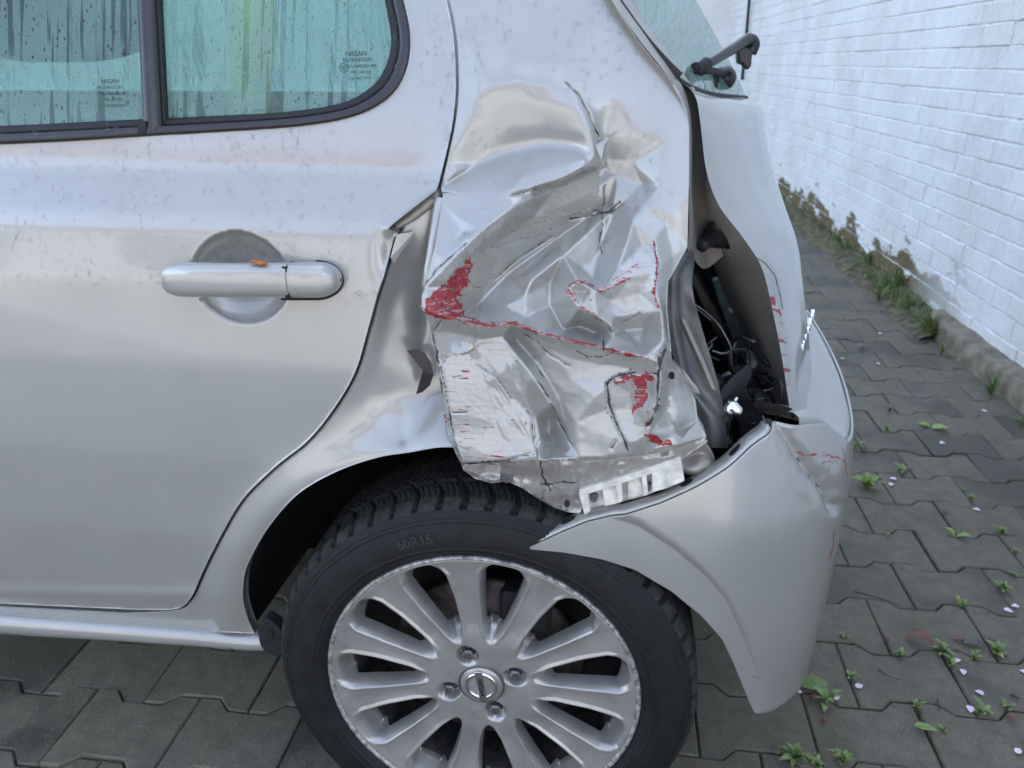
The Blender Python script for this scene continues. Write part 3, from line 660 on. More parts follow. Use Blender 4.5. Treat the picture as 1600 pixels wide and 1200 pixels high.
for _k, _n, _j in ((0, 7, 5.0), (2, 7, 5.0), (3, 8, 5.0), (5, 5, 3.0), (8, 8, 6.0)):
    _l = RED_L[_k][0]
    for _i in range(_n):
        _a = _r.randrange(0, max(1, len(_l) - 1)); _ox, _oy = _r.uniform(-1, 1) * _j, _r.uniform(-1, 1) * _j
        RED_L.append(([(x + _ox + _r.uniform(-1.5, 1.5), y + _oy + _r.uniform(-1, 1)) for x, y in _l[_a:_a + _r.choice((2, 3))]], _r.uniform(.6, 1.2), _r.uniform(.6, .95)))
for _i in range(26):
    _x, _y = _r.uniform(668, 735), _r.uniform(440, 498); RED_L.append(([(_x, _y), (_x + _r.uniform(8, 26), _y + _r.uniform(-6, 3))], _r.uniform(.6, 1.6), _r.uniform(.5, .95)))
for _i in range(16):
    _x, _y = _r.uniform(985, 1012), _r.uniform(586, 645); RED_L.append(([(_x, _y), (_x + _r.uniform(-4, 4), _y + _r.uniform(6, 16))], _r.uniform(.8, 2.0), _r.uniform(.5, .9)))
PRIM = [[(812, 306), (850, 300), (885, 290), (926, 262), (940, 268), (934, 300), (938, 322), (905, 332), (862, 334), (820, 322)], [(800, 340), (860, 334), (905, 340), (870, 352), (830, 372), (775, 385), (745, 400), (735, 398), (760, 372)], [(724, 400), (760, 396), (776, 402), (768, 430), (756, 456), (748, 500), (690, 490), (668, 482), (690, 452)], [(668, 492), (700, 500), (745, 512), (742, 538), (722, 534), (716, 546), (708, 534), (704, 560), (694, 566), (682, 548)], [(728, 548), (744, 544), (750, 560), (736, 562)], [(950, 600), (985, 588), (1026, 590), (1024, 640), (1010, 676), (990, 660), (984, 610), (962, 606)], [(1040, 560), (1060, 590), (1040, 640), (1058, 660), (1030, 672), (1030, 600)], [(790, 520), (806, 540), (812, 560), (800, 552)]]
WHITE = [[(688, 556), (730, 552), (752, 536), (788, 536), (816, 590), (832, 640), (840, 706), (790, 722), (728, 724), (704, 670)], [(830, 530), (900, 545), (1020, 566), (1030, 600), (990, 640), (960, 690), (1000, 712), (905, 716), (880, 660), (866, 600)], [(668, 440), (700, 408), (735, 376), (790, 340), (800, 345), (760, 375), (730, 400), (690, 440)], [(1000, 380), (1030, 380), (1036, 480), (980, 500), (930, 480), (960, 450)], [(960, 604), (985, 600), (992, 650), (1000, 690), (966, 690)], [(1036, 640), (1080, 620), (1100, 680), (1010, 704)], [(950, 452), (1020, 430), (1022, 470), (985, 492), (940, 480)]]
def wear_quarter(px, py):
    n1 = vnoise(px / 9, py / 9, 21) * 4 + vnoise(px / 3.2, py / 3.2, 22) * 2.4; n2 = vnoise(px / 9, py / 9, 23) * 4 + vnoise(px / 3.2, py / 3.2, 24) * 2.4
    wx, wy = px + n1, py + n2
    r = np.zeros(px.shape); g = r.copy(); bb = r.copy(); a = r.copy()
    for p in RED_P: r = np.maximum(r, inpoly(wx, wy, p) * .66)
    for l, w, k in RED_L: r = np.maximum(r, .74 * k * np.exp(-(linedist(px + n1 * .25, py + n2 * .25, l) / w) ** 2))
    for p in PRIM: g = np.maximum(g, inpoly(wx, wy, p) * .9)
    for p in WHITE: bb = np.maximum(bb, inpoly(px + n1 * 1.6, py + n2 * 1.2, p) * .72)
    st = vnoise(px / 26, py / 1.7, 30) + .5 * vnoise(px / 9, py / 1.3, 31)
    r = np.maximum(r, inpoly(px, py, WHITE[0]) * np.clip(st - .62, 0, 1) * 1.1)
    wv = np.clip(.75 + .75 * vnoise(px / 11, py / 11, 33), .12, 1.4)
    for l, w in CRACKS_AND_SHADE: a = np.maximum(a, np.exp(-(linedist(px + n1 * .3, py + n2 * .3, l) / (w * wv * .9)) ** 2))  # tears, and shadow along fold edges, painted as dark lines
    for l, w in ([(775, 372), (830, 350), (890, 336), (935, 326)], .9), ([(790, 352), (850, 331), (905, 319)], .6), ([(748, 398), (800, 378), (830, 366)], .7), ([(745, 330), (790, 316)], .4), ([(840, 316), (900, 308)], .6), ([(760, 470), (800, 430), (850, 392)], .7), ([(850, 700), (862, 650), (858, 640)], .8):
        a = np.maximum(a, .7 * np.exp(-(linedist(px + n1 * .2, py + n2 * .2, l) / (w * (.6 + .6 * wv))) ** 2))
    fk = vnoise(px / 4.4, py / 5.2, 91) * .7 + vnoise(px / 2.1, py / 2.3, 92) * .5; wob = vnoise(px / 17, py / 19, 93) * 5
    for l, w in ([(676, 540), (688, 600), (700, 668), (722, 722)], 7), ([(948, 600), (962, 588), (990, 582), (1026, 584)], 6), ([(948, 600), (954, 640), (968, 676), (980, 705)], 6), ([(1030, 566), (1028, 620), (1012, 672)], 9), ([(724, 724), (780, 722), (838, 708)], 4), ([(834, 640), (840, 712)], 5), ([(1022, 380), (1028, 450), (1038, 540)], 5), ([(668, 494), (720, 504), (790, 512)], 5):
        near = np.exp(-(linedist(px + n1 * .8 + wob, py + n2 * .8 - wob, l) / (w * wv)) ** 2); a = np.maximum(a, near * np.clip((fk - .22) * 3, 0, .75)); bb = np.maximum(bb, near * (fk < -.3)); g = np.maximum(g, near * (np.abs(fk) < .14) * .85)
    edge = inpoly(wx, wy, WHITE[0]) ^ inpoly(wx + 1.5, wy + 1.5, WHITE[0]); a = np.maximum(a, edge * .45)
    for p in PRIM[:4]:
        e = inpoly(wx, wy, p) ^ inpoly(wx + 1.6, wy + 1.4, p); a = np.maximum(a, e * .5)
    return np.stack([r, g, bb, a], 1)
DAM = lambda px, py: sstep(250, 310, py) * sstep(1066, 1040, px)
def C_d(px, py):
    d = C_map(px, py); dm = DAM(px, py)
    fl_ = 1 - .75 * inpoly(px, py, WHITE[0]); u_, v_ = px * .8 + py * .6, py * .8 - px * .6
    d = d + dm * fl_ * (.0042 * np.abs(vnoise(u_ / 96, v_ / 64, 41)) + .0007 * np.abs(vnoise(v_ / 30, u_ / 44, 42)) + .00025 * vnoise(px / 9, py / 9, 43) - .003)
    for l, w in CRACKS_AND_SHADE: d = d + .0022 * np.exp(-(linedist(px, py, l) / (w * 1.4)) ** 2)
    rb = inpoly(px, py, [(748, 556), (796, 566), (830, 648), (838, 704), (792, 716), (772, 640)]); d = d - rb * .0016 * np.abs(vnoise((px * .5 + py * .85) / 46, (px * .85 - py * .5) / 6.5, 46))
    ribs = inpoly(px, py, WHITE[0]); d = d + ribs * .00022 * vnoise((px + py * .35) / 7, (py - px * .55) / 4, 44)
    return d
c_poly = [(x + 2.4, y) for x, y in GAP] + [(692, 304), (690, 318), (685, 350), (679, 385), (672, 415), (664, 444), (659, 462), (655, 478), (664, 488), (671, 505), (676, 530), (681, 558), (686, 590), (692, 640), (699, 676), (712, 708), (722, 727), (745, 725), (770, 729), (800, 723), (832, 717), (850, 723), (880, 717), (905, 722), (950, 720), (1000, 713), (1060, 702), (1104, 684), (1100, 668), (1090, 650), (1087, 625), (1074, 598), (1064, 576), (1050, 562), (1046, 520), (1042, 480), (1044, 440), (1058, 415), (1074, 386), (1076, 300), (1076, 192), (1066, 158), (1046, 122), (1020, 92), (995, 60), (965, 15), (918, -80)]
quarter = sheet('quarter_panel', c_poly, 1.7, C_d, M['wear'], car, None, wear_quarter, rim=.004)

# turned-under flange below the crushed panel
fl_poly = [(716, 712), (724, 734), (742, 748), (768, 755), (792, 752), (815, 762), (842, 780), (866, 793), (886, 800), (906, 803), (914, 786), (912, 768), (960, 754), (1010, 740), (1056, 724), (1106, 690), (1095, 676), (950, 700), (850, 700)]
def fl_d(px, py):
    return .004 + .010 * np.clip((py - 715) / 60, 0, 1.2) + .006 * vnoise(px / 26, py / 24, 51) + .003 * np.abs(vnoise(px / 10, py / 12, 52)) + .012 * np.exp(-(((px - 770) / 24) ** 2 + ((py - 738) / 10) ** 2)) - .006 * np.exp(-((px - 842) / 10) ** 2)
def fl_w(px, py):
    z = np.zeros(px.shape); n = vnoise(px / 7, py / 7, 53)
    a = np.exp(-(linedist(px + n * 3, py + n * 3, [(842, 715), (848, 745), (862, 768)]) / 2) ** 2) + np.exp(-(linedist(px + n * 3, py + n * 2, [(845, 758), (900, 752)]) / 1.6) ** 2) + .6 * (linedist(px, py, [(724, 734), (768, 755), (792, 752), (842, 780), (886, 800)]) < 4 + n * 3) + np.clip(1.5 - np.hypot((px - 886) / 5, (py - 787) / 7) , 0, 1)
    return np.stack([z, .5 * (n > .35) * .95, np.clip(n, 0, 1) * .5, np.clip(a, 0, 1)], 1)
sheet('inner_flange', fl_poly, 2.0, fl_d, M['flange'], quarter, None, fl_w, rim=.003)

# loose flakes and slivers
def flake(pts, d, curl, mat, name='paint_flake'):
    p = np.array(pts, float); P = onS(p[:, 0], p[:, 1], np.broadcast_to(np.asarray(d, float), (len(p),)))
    c = P.mean(0) + np.array([0, -curl, 0]); n = len(P)
    V = np.vstack([P, c[None], P + np.array([0, .0009, 0]), c[None] + np.array([0, .0009, 0])])
    Fc = [(i, (i + 1) % n, n) for i in range(n)] + [(n + 1 + (i + 1) % n, n + 1 + i, 2 * n + 1) for i in range(n)] + [(i, n + 1 + i, n + 1 + (i + 1) % n, (i + 1) % n) for i in range(n)]
    return mesh(name, V, Fc, mat, quarter, False)
flake([(930, 226), (938, 222), (952, 214), (960, 206), (956, 216), (944, 232), (940, 250), (935, 240)], -.006, .004, M['paint'])
flake([(938, 244), (944, 254), (944, 264), (938, 258)], -.004, .003, M['paint'])
flake([(1044, 656), (1062, 668), (1086, 652), (1088, 662), (1076, 672), (1066, 686), (1052, 676)], -.012, .004, M['paint'])
flake([(620, 366), (648, 362), (640, 378), (628, 392), (616, 412), (610, 402)], [.006, .016, .016, .012, .010, .006], .001, M['paint'])
flake([(800, 562), (806, 556), (812, 560), (808, 568)], -.03, .003, M['paint'])
flake([(1066, 576), (1090, 606), (1094, 616), (1082, 612), (1070, 592)], .004, .002, M['inner'])
flake([(664, 486), (656, 478), (658, 466), (666, 470)], -.034, .004, simple('red_scuff', (.30, .015, .025), .5), 'red_scuffed_chip')
flake([(636, 548), (652, 546), (664, 552), (673, 566), (677, 586), (672, 602), (660, 613), (650, 616), (664, 602), (669, 586), (664, 566), (654, 554)], .012, .002, M['blackgloss'], 'torn_sealing_strip')
# clip hanging under the flange
slab('flange_clip', [(782, 738), (800, 738), (802, 752), (792, 756), (780, 752)], .005, .012, M['steel'], quarter)
slab('tab_hole', [(1050 + 4.2 * math.cos(a), 588 + 5 * math.sin(a)) for a in np.linspace(0, 6.28, 14)[:-1]], float(onS(1050, 588, -.006)[1]), .004, M['black'], quarter, 0)

# ---- sill and its end piece
b = MB(); G = []
for px, top, bot in ((-260, 941, 974), (0, 962.5, 1001), (150, 974, 1010), (300, 986, 1019), (405, 994.5, 1026), (428, 994, 1028)):
    col = []
    e = .012 if px > 420 else 0
    for f_, dy in ((0, .016), (.04, .004), (.12, -.004), (.45, -.007), (.7, -.001), (.95, .014), (1.0, .03), (1.0, .06)):
        P = atY(px, top + (bot - top) * f_, .032); P[1] += dy + e; col.append(P)
    G.append(col)
G = np.array(G); G = np.stack([catmull(G[:, k], 50) for k in range(8)], 1); b.grid(G); b.build('sill', M['paint'], car)
flap = slab('mud_flap', dens([(402, 986), (412, 968), (424, 972), (444, 992), (447, 1012), (441, 1024), (425, 1024), (408, 1012), (402, 986)], 3)[:-1], .026, .02, M['rubber'], car, .003)
slab('flap_slot', [(418, 988), (424, 982), (427, 994), (424, 1002), (419, 1004)], .0245, .003, M['black'], flap, 0)

# ---- wheel housing
b = MB(); b.lathe([(.372, .075), (.370, .12), (.365, .30), (.05, .32)], (WC[0], 0, WC[2] + .015), 60, R(8), R(184)); b.build('wheel_housing', M['black'], car)

# ---- wheel
wheel = empty('wheel', tuple(WC), parent=car); wheel.matrix_parent_inverse = Matrix.Translation(car['_at']).inverted()
def tyre():
    R0 = .2925; nA = 1920; prof = []
    # outer sidewall bead -> shoulder -> tread -> inner shoulder
    side = [(.2125, .014), (.2155, .006), (.221, .000), (.230, -.0055), (.243, -.007), (.258, -.005), (.270, -.001), (.279, .004), (.2855, .011), (.2893, .0185)]
    tread = [(R0 - .0012 * ((w - .0885) / .063) ** 2 * 1.4, w) for w in np.linspace(.0215, .1545, 48)]
    ins = [(.289, .153), (.284, .162), (.272, .172), (.25, .178), (.22, .176), (.204, .165)]
    side = [tuple(q) for q in catmull(side, 70)]; prof = np.array(side + tread + ins); A = np.linspace(0, 2 * math.pi, nA, endpoint=False)
    Rr = np.repeat(prof[None, :, 0], nA, 0).copy(); Yy = np.repeat(prof[None, :, 1], nA, 0)
    w = (Yy - .0885) / .063; aw = np.abs(w); PN = 56
    ph = (A[:, None] * PN / (2 * math.pi) + 1.55 * np.sign(w) * 0 - 1.15 * (1 - aw) ** 2 + .5 * (w > 0)) % 1.0
    jit = 1 + .15 * np.sin(A * 9)[:, None]
    inT = (Yy > .0035) & (Yy < .165) & (Rr > .277)
    groove = (np.abs(ph - .5) < (.085 + .05 * aw) * jit) & (aw > .10)
    sipe = (np.abs(ph - .0) < .03) | (np.abs(ph - 1) < .03) | (np.abs(ph - .25) < .022) | (np.abs(ph - .75) < .022)
    ring = (np.abs(aw - .42) < .035)
    dep = np.where(groove, .0085, np.where(ring & (aw < .9), .0065, np.where(sipe & (aw < 1.0), .0028, 0)))
    fade = np.clip((Rr - .2825) / .005, 0, 1)
    Rr = Rr - dep * inT * fade
    # two fine rings on the sidewall
    for rr in (.2745, .2700, .2330, .2265): Yy = Yy - .0016 * np.exp(-((Rr - rr) / .0011) ** 2) * (Yy < .02)
    G = np.stack([WC[0] + Rr * np.cos(A)[:, None], WC[1] + Yy, WC[2] + Rr * np.sin(A)[:, None]], -1)
    b = MB(); b.V = [G.reshape(-1, 3)]; m = G.shape[1]
    i = np.arange(nA)[:, None]; j = np.arange(m - 1)[None, :]; i2 = (i + 1) % nA
    b.F = np.stack([i * m + j, i * m + j + 1, i2 * m + j + 1, i2 * m + j], -1).reshape(-1, 4)[:, ::-1].tolist()
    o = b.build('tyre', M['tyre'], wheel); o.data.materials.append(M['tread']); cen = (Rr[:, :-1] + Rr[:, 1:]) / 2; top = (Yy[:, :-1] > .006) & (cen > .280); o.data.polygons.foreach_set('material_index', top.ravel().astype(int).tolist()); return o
ty = tyre()
def bend_on_tyre(a_mid, r_mid, yy):
    def f(co):
        a = a_mid - co.x / r_mid; r = r_mid + co.y
        return (WC[0] + r * math.cos(a), yy - co.z, WC[2] + r * math.sin(a))
    return f
M['emboss'] = simple('raised_rubber', (.026, .027, .030), .6, 0, 0, .2, 60)
text_mesh('size_marking', '60R15', .0190, .0010, M['emboss'], None, wheel, bend_on_tyre(R(108), .2500, -.0066), bold=.00045)

def rim():
    K = 11; A0 = R(96.5); nA = 1540; rs = np.concatenate([np.linspace(.030, .090, 20), np.linspace(.0915, .183, 62), np.linspace(.1845, .2005, 10)])
    A = np.linspace(0, 2 * math.pi, nA, endpoint=False); RR, AA = np.meshgrid(rs, A, indexing='ij')
    ph = ((AA - A0) / (2 * math.pi / K) + .5) % 1.0 - .5                  # 0 on a spoke's middle, +-.5 between spokes
    lat = np.abs(ph) * 2 * math.pi / K * RR                               # metres from the spoke's middle line
    half = np.interp(RR, [.075, .10, .14, .178, .20], [.0175, .0160, .0185, .0245, .040])   # spoke half width at its face
    gap = np.pi / K * RR
    wmid = np.abs(gap - lat); rin = .090; rout = .185
    ww = (gap - half) * .95; rnd_ = np.minimum(np.minimum(RR - rin, rout - RR), .010)
    ww = np.where(rnd_ > 0, ww - (.010 - np.sqrt(np.clip(.010 ** 2 - (.010 - rnd_) ** 2, 0, None))), -1)
    hole = wmid < ww; sg = np.where(ph >= 0, 1.0, -1.0); nl = gap - np.maximum(ww, 0)
    AA = np.where(hole, AA + sg * (nl - lat) / RR, AA); lat = np.where(hole, nl, lat)
    base = np.interp(RR, [.03, .05, .075, .10, .15, .19, .2005], [.0145, .0125, .0125, .0145, .0115, .0065, .004])
    over = np.clip((lat - half * .80) / (half * .26), 0, 1.6)
    y = base + np.where(RR > .072, sstep(.072, .092, RR), 0) * (.0105 * over ** 1.6) * sstep(.1995, .180, RR)
    ridge = np.exp(-((lat - half * .76) / .0028) ** 2) * sstep(.07, .095, RR) * sstep(.197, .18, RR); y = y - .0022 * ridge
    y = y + .0016 * np.exp(-(lat / (half * .45)) ** 2) * sstep(.08, .11, RR) * sstep(.2, .17, RR)
    between = sstep(half.min() * 0, 1, np.clip((lat - half) / (gap - half + 1e-6), 0, 1))
    scoop = np.where(RR > .150, sstep(.199, .180, RR), 1) * np.clip((lat - half) / .004, 0, 1) * sstep(.085, .10, RR)
    y = y + .016 * scoop * (RR > .09)
    RS = RR * (1 + .045 * sstep(.07, .17, RR)); X = np.stack([WC[0] + RS * np.cos(AA), WC[1] + y, WC[2] + RS * np.sin(AA)], -1)
    # bolt wells
    for aa in BOLT_A:
        bx, bz = WC[0] + .050 * math.cos(aa), WC[2] + .050 * math.sin(aa); q = np.hypot(X[..., 0] - bx, X[..., 2] - bz)
        X[..., 1] += .015 * sstep(.0165, .0125, q)
    b = MB(); b.V = [X.reshape(-1, 3)]; m = nA; i = np.arange(len(rs) - 1)[:, None]; j = np.arange(nA)[None, :]; j2 = (j + 1) % nA
    hc = hole[:-1] & hole[1:] & np.roll(hole, -1, 1)[:-1] & np.roll(hole, -1, 1)[1:]
    Q = np.stack([i * m + j, (i + 1) * m + j, (i + 1) * m + j2, i * m + j2], -1)[~hc]
    E_ = np.concatenate([Q[:, [0, 1]], Q[:, [1, 2]], Q[:, [2, 3]], Q[:, [3, 0]]]); uq, fi, cn = np.unique(np.sort(E_, 1), axis=0, return_index=True, return_counts=True)
    be = E_[fi[cn == 1]]; bv = np.unique(be); V0 = X.reshape(-1, 3); mp = {int(v): len(V0) + k for k, v in enumerate(bv)}
    b.V = [V0, V0[bv] + np.array([0, .008, 0])]; b.F = Q.tolist() + [(int(e[1]), int(e[0]), mp[int(e[0])], mp[int(e[1])]) for e in be]
    o = b.build('rim', M['alloy'], wheel); return o
BOLT_A = [R(112), R(22), R(-68), R(-158)]
rim_o = rim()
b = MB(); b.lathe([(.2095, .004), (.2115, .0015), (.2145, .0012), (.2165, .0045), (.2155, .010)], WC, 160); b.build('rim_lip', M['alloy_edge'], wheel)
b = MB(); b.lathe([(.214, .010), (.204, .02), (.190, .05), (.186, .12), (.195, .16)], WC, 96); b.build('rim_barrel', M['barrel'], wheel)
b = MB(); b.lathe([(.0, .048), (.075, .048), (.078, .060), (.135, .060), (.137, .075), (.05, .076)], WC, 72); b.build('brake_disc', M['disc'], wheel)
b = MB(); b.lathe([(.19, .118), (.0, .12)], WC, 48); b.build('backing_plate', M['black'], wheel)
b = MB(); a = R(62); b.box(WC + np.array([.118 * math.cos(a), .062, .118 * math.sin(a)]), (.035, .022, .03)); o = b.build('brake_caliper', M['black'], wheel, False); o.modifiers.new('bevel', 'BEVEL').width = .006
for aa in BOLT_A:
    c = WC + np.array([.050 * math.cos(aa), .0, .050 * math.sin(aa)])
    b = MB(); b.lathe([(.0, .0135), (.0065, .0135), (.0088, .0155), (.0090, .026), (.0118, .027), (.0118, .030)], c, 6); b.build('wheel_bolt', M['steel'], wheel, False)
capb = MB(); capb.lathe([(.0, .0095), (.022, .0100), (.0285, .0112), (.0302, .0135), (.0302, .02)], WC, 64); cap = capb.build('centre_cap', M['alloy'], wheel)
M['capring'] = simple('dark_cap_groove', (.10, .10, .10), .5, .6)
b = MB(); b.lathe([(.0300, .0118), (.0310, .0108), (.0320, .0118)], WC, 64); b.build('cap_groove', M['capring'], wheel)
b = MB(); b.lathe([(.0175, .0102), (.0182, .0082), (.0222, .0082), (.0230, .0102)], WC, 48); b.build('emblem_ring', M['chrome'], wheel)
ea = R(-82)
rot = Matrix.Translation(WC) @ Matrix.Rotation(-ea, 4, 'Y') @ Matrix.Rotation(R(90), 4, 'X')
b = MB(); q = np.array([[math.cos(ea), 0, -math.sin(ea)], [0, 1, 0], [math.sin(ea), 0, math.cos(ea)]]); b.box(WC + np.array([0, .0085, 0]), (.0265, .0016, .0052), q); o = b.build('emblem_bar', M['chrome'], wheel, False); o.modifiers.new('bevel', 'BEVEL').width = .0006
text_mesh('emblem_lettering', 'NISSAN', .0088, .0004, M['print'], rot @ Matrix.Translation((0, 0, -.0064)), wheel)

# ---- bumper: skin wrapped round a plan curve
PLAN = catmull([(-.24, -.010), (-.12, -.010), (-.02, -.006), (.07, .003), (.15, .018), (.222, .052), (.276, .098), (.312, .152), (.338, .218), (.356, .30), (.372, .42), (.382, .56), (.386, .74), (.384, .95), (.372, 1.15)], 420)
_t = np.gradient(PLAN, axis=0); _t /= np.linalg.norm(_t, axis=1)[:, None]; PN_ = np.stack([_t[:, 1], -_t[:, 0]], 1)      # outward normal
PU = np.concatenate([[0], np.cumsum(np.linalg.norm(np.diff(PLAN, axis=0), axis=1))])
def b_off(z): return -.12 * np.clip(.47 - z, 0, None) ** 2 - .9 * np.clip(z - .52, 0, None) ** 2 * 1.2
def hit_plan(px, py):
    d = ray(np.array(px), np.array(py)); d = d / np.linalg.norm(d)
    ts = np.linspace(.5, 2.2, 1700); P = CAM_LOC + ts[:, None] * d
    D = P[:, None, :2] - PLAN[None]; k = np.argmin((D ** 2).sum(-1), 1)
    sd = (D[np.arange(len(ts)), k] * PN_[k]).sum(-1) - b_off(P[:, 2])
    inside = np.nonzero(sd <= 0)[0]
    i = inside[0] if len(inside) else int(np.argmin(sd))
    return PU[k[i]], P[i, 2]
B_TOP = [(829, 857), (870, 838), (920, 819), (975, 803), (1030, 786), (1085, 761), (1135, 729), (1170, 699), (1196, 678), (1214, 662)]
B_BOT = [(829, 860), (880, 865), (940, 876), (995, 893), (1050, 926), (1098, 964), (1128, 1000), (1150, 1045), (1166, 1085), (1178, 1114), (1205, 1108), (1236, 1086), (1258, 1058)]
tu = np.array([hit_plan(*p) for p in B_TOP] + [(PU[np.argmin(abs(PLAN[:, 1] - y))], z) for y, z in ((.10, .668), (.13, .645), (.16, .624), (.20, .610), (.30, .612), (.45, .618), (.7, .624), (1.15, .625))])
bu = np.array([hit_plan(*p) for p in B_BOT] + [(PU[np.argmin(abs(PLAN[:, 1] - y))], z) for y, z in ((.30, .285), (.45, .29), (.8, .29), (1.15, .29))])
def mono(a):
    o = [a[0]]
    for r in a[1:]:
        if r[0] > o[-1][0] + 1e-4: o.append(r)
    return np.array(o)
tu, bu = mono(tu), mono(bu); bu[:, 1] = np.maximum(bu[:, 1], .180)
BDENT = [(1216, 664), (1240, 700), (1262, 735), (1290, 768), (1300, 790)]
def bumper():
    nu, nv = 260, 110; u = np.concatenate([np.linspace(tu[0, 0] + 1e-4, .62, 190), np.linspace(.625, PU[-1] - .002, 70)]); v = np.linspace(0, 1, nv)
    zt_ = gsmooth(np.interp(u, tu[:, 0], tu[:, 1]), 1.2); zb = gsmooth(np.interp(u, bu[:, 0], bu[:, 1]), 1.2)
    x = np.interp(u, PU, PLAN[:, 0]); y = np.interp(u, PU, PLAN[:, 1]); nx = np.interp(u, PU, PN_[:, 0]); ny_ = np.interp(u, PU, PN_[:, 1])
    Z = zt_[:, None] + (zb - zt_)[:, None] * v[None]; off = b_off(Z)
    # soft flare along the wheel arch
    dist = (Z - zb[:, None]); onarch = sstep(.50, .42, u)[:, None]
    off = off + onarch * (-.006 * sstep(.075, .060, dist) * (dist < .2))
    P = np.stack([x[:, None] + nx[:, None] * off, y[:, None] + ny_[:, None] * off, Z], -1)
    px, py = proj(P.reshape(-1, 3)); px = px.reshape(Z.shape); py = py.reshape(Z.shape)
    ld = linedist(px, py, BDENT); ex = .010 * np.exp(-(ld / 10) ** 2) - .0015 * np.exp(-((ld - 24) / 10) ** 2) + .0012 * vnoise(px / 60, py / 60, 61) + .0025 * np.abs(vnoise(px / 16, py / 16, 62)) * np.exp(-(ld / 26) ** 2)
    ex = ex + .010 * np.exp(-(((px - 1180) / 40) ** 2 + ((py - 690) / 26) ** 2)) * 0
    P = P - np.stack([np.broadcast_to(nx[:, None], ex.shape), np.broadcast_to(ny_[:, None], ex.shape), 0 * ex], -1) * ex[..., None]
    b = MB(); b.grid(P[:, ::-1]); o = b.build('bumper', M['wear'], car)
    px = px[:, ::-1].ravel(); py = py[:, ::-1].ravel(); n1 = vnoise(px / 6, py / 6, 63) * 3
    r = np.maximum(.75 * np.exp(-(linedist(px, py + n1 * .5, [(1242, 708), (1290, 710), (1312, 718)]) / 3.2) ** 2), .7 * np.exp(-(linedist(px, py, [(1312, 702), (1320, 745)]) / 1.6) ** 2))
    r = np.maximum(r, .8 * np.exp(-(linedist(px, py, [(1298, 828), (1297, 852), (1292, 870)]) / 1.3) ** 2)); r = np.maximum(r, .6 * np.exp(-(linedist(px, py + n1 * .4, [(1262, 720), (1310, 722)]) / 2.2) ** 2))
    w = .62 * np.exp(-(linedist(px, py, BDENT) / 16) ** 2) * (n1 > -1.2) + .45 * (vnoise(px / 4, py / 24, 64) > .66) * (px > 1120) * (py < 960)
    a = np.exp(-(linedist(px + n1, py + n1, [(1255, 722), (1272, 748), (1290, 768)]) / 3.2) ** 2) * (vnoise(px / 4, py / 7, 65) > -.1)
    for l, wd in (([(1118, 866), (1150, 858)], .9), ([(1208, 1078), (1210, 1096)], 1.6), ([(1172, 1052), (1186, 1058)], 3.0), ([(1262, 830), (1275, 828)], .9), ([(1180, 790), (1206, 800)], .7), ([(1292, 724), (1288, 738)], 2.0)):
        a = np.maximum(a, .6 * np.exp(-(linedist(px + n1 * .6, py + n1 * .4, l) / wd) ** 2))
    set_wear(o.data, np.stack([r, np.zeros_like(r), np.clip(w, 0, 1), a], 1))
    so = o.modifiers.new('thickness', 'SOLIDIFY'); so.thickness = .0035; so.offset = -1
    return o, P
bump_o, BP = bumper()
# shelf on top of the rear face, running in under the tailgate
ku = [int(np.argmin(abs(PLAN[:, 1] - y))) for y in (.066, .078, .092, .11, .13, .16, .205, .26, .33, .42, .52, .62, .72, .82, .95, 1.1)]
rowsT = []
for i_, k_ in enumerate(ku):
    u_ = PU[k_]; z_ = float(np.interp(u_, tu[:, 0], tu[:, 1])); o_ = float(b_off(np.array(z_))); p_ = np.array([PLAN[k_, 0] + PN_[k_, 0] * o_, PLAN[k_, 1] + PN_[k_, 1] * o_, z_ + .001]); n_ = np.array([PN_[k_, 0], PN_[k_, 1], 0])
    sh_ = float(np.interp(PLAN[k_, 1], [.066, .092, .115, .14], [.12, .22, .55, 1.0])); n_ = n_ * sh_
    rowsT.append([p_ + n_ * .001 + np.array([0, 0, -.004]), p_ - n_ * .012 + np.array([0, 0, .006]), p_ - n_ * .05 + np.array([0, 0, .009]), p_ - n_ * .10 + np.array([0, 0, .010]), p_ - n_ * .17 + np.array([0, 0, .006])])
loft('bumper_shelf', rowsT, 24, 60, M['paint'], bump_o, px=False)
# lip along the bumper's torn upper edge
top = BP[:, 0][(tu[0, 0] < 9)]; k = int(np.argmin(abs(np.linspace(0, 1, 260) * 0 + np.concatenate([np.linspace(tu[0, 0] + 1e-4, .62, 190), np.linspace(.625, PU[-1] - .002, 70)]) - hit_plan(1206, 668)[0])))
T = BP[2:k, 0]; s_ = np.linspace(0, 1, len(T))[:, None]; wdt = np.interp(s_, [0, .12, .5, .8, 1], [.012, .020, .014, .020, .022])
nrm = np.array([0, 1.0, 0]) * (1 - .35 * s_) + np.array([-1.0, 0, 0]) * .35 * s_
G = np.stack([T + np.array([0, -.0005, .0005]), T + nrm * wdt * .25 + np.array([0, 0, .0032]), T + nrm * wdt + np.array([0, 0, .0040]), T + nrm * (wdt + .001) + np.array([0, 0, .001])], 1)
b = MB(); b.grid(G); lip = b.build('mounting_lip', M['paint'], bump_o); so = lip.modifiers.new('thickness', 'SOLIDIFY'); so.thickness = .0015
def on_lip(f, w): i = min(len(T) - 1, int(f * len(T))); return G[i, 1] + (G[i, 2] - G[i, 1]) * w + np.array([0, 0, .0012]), T[min(i + 1, len(T) - 1)] - T[i]
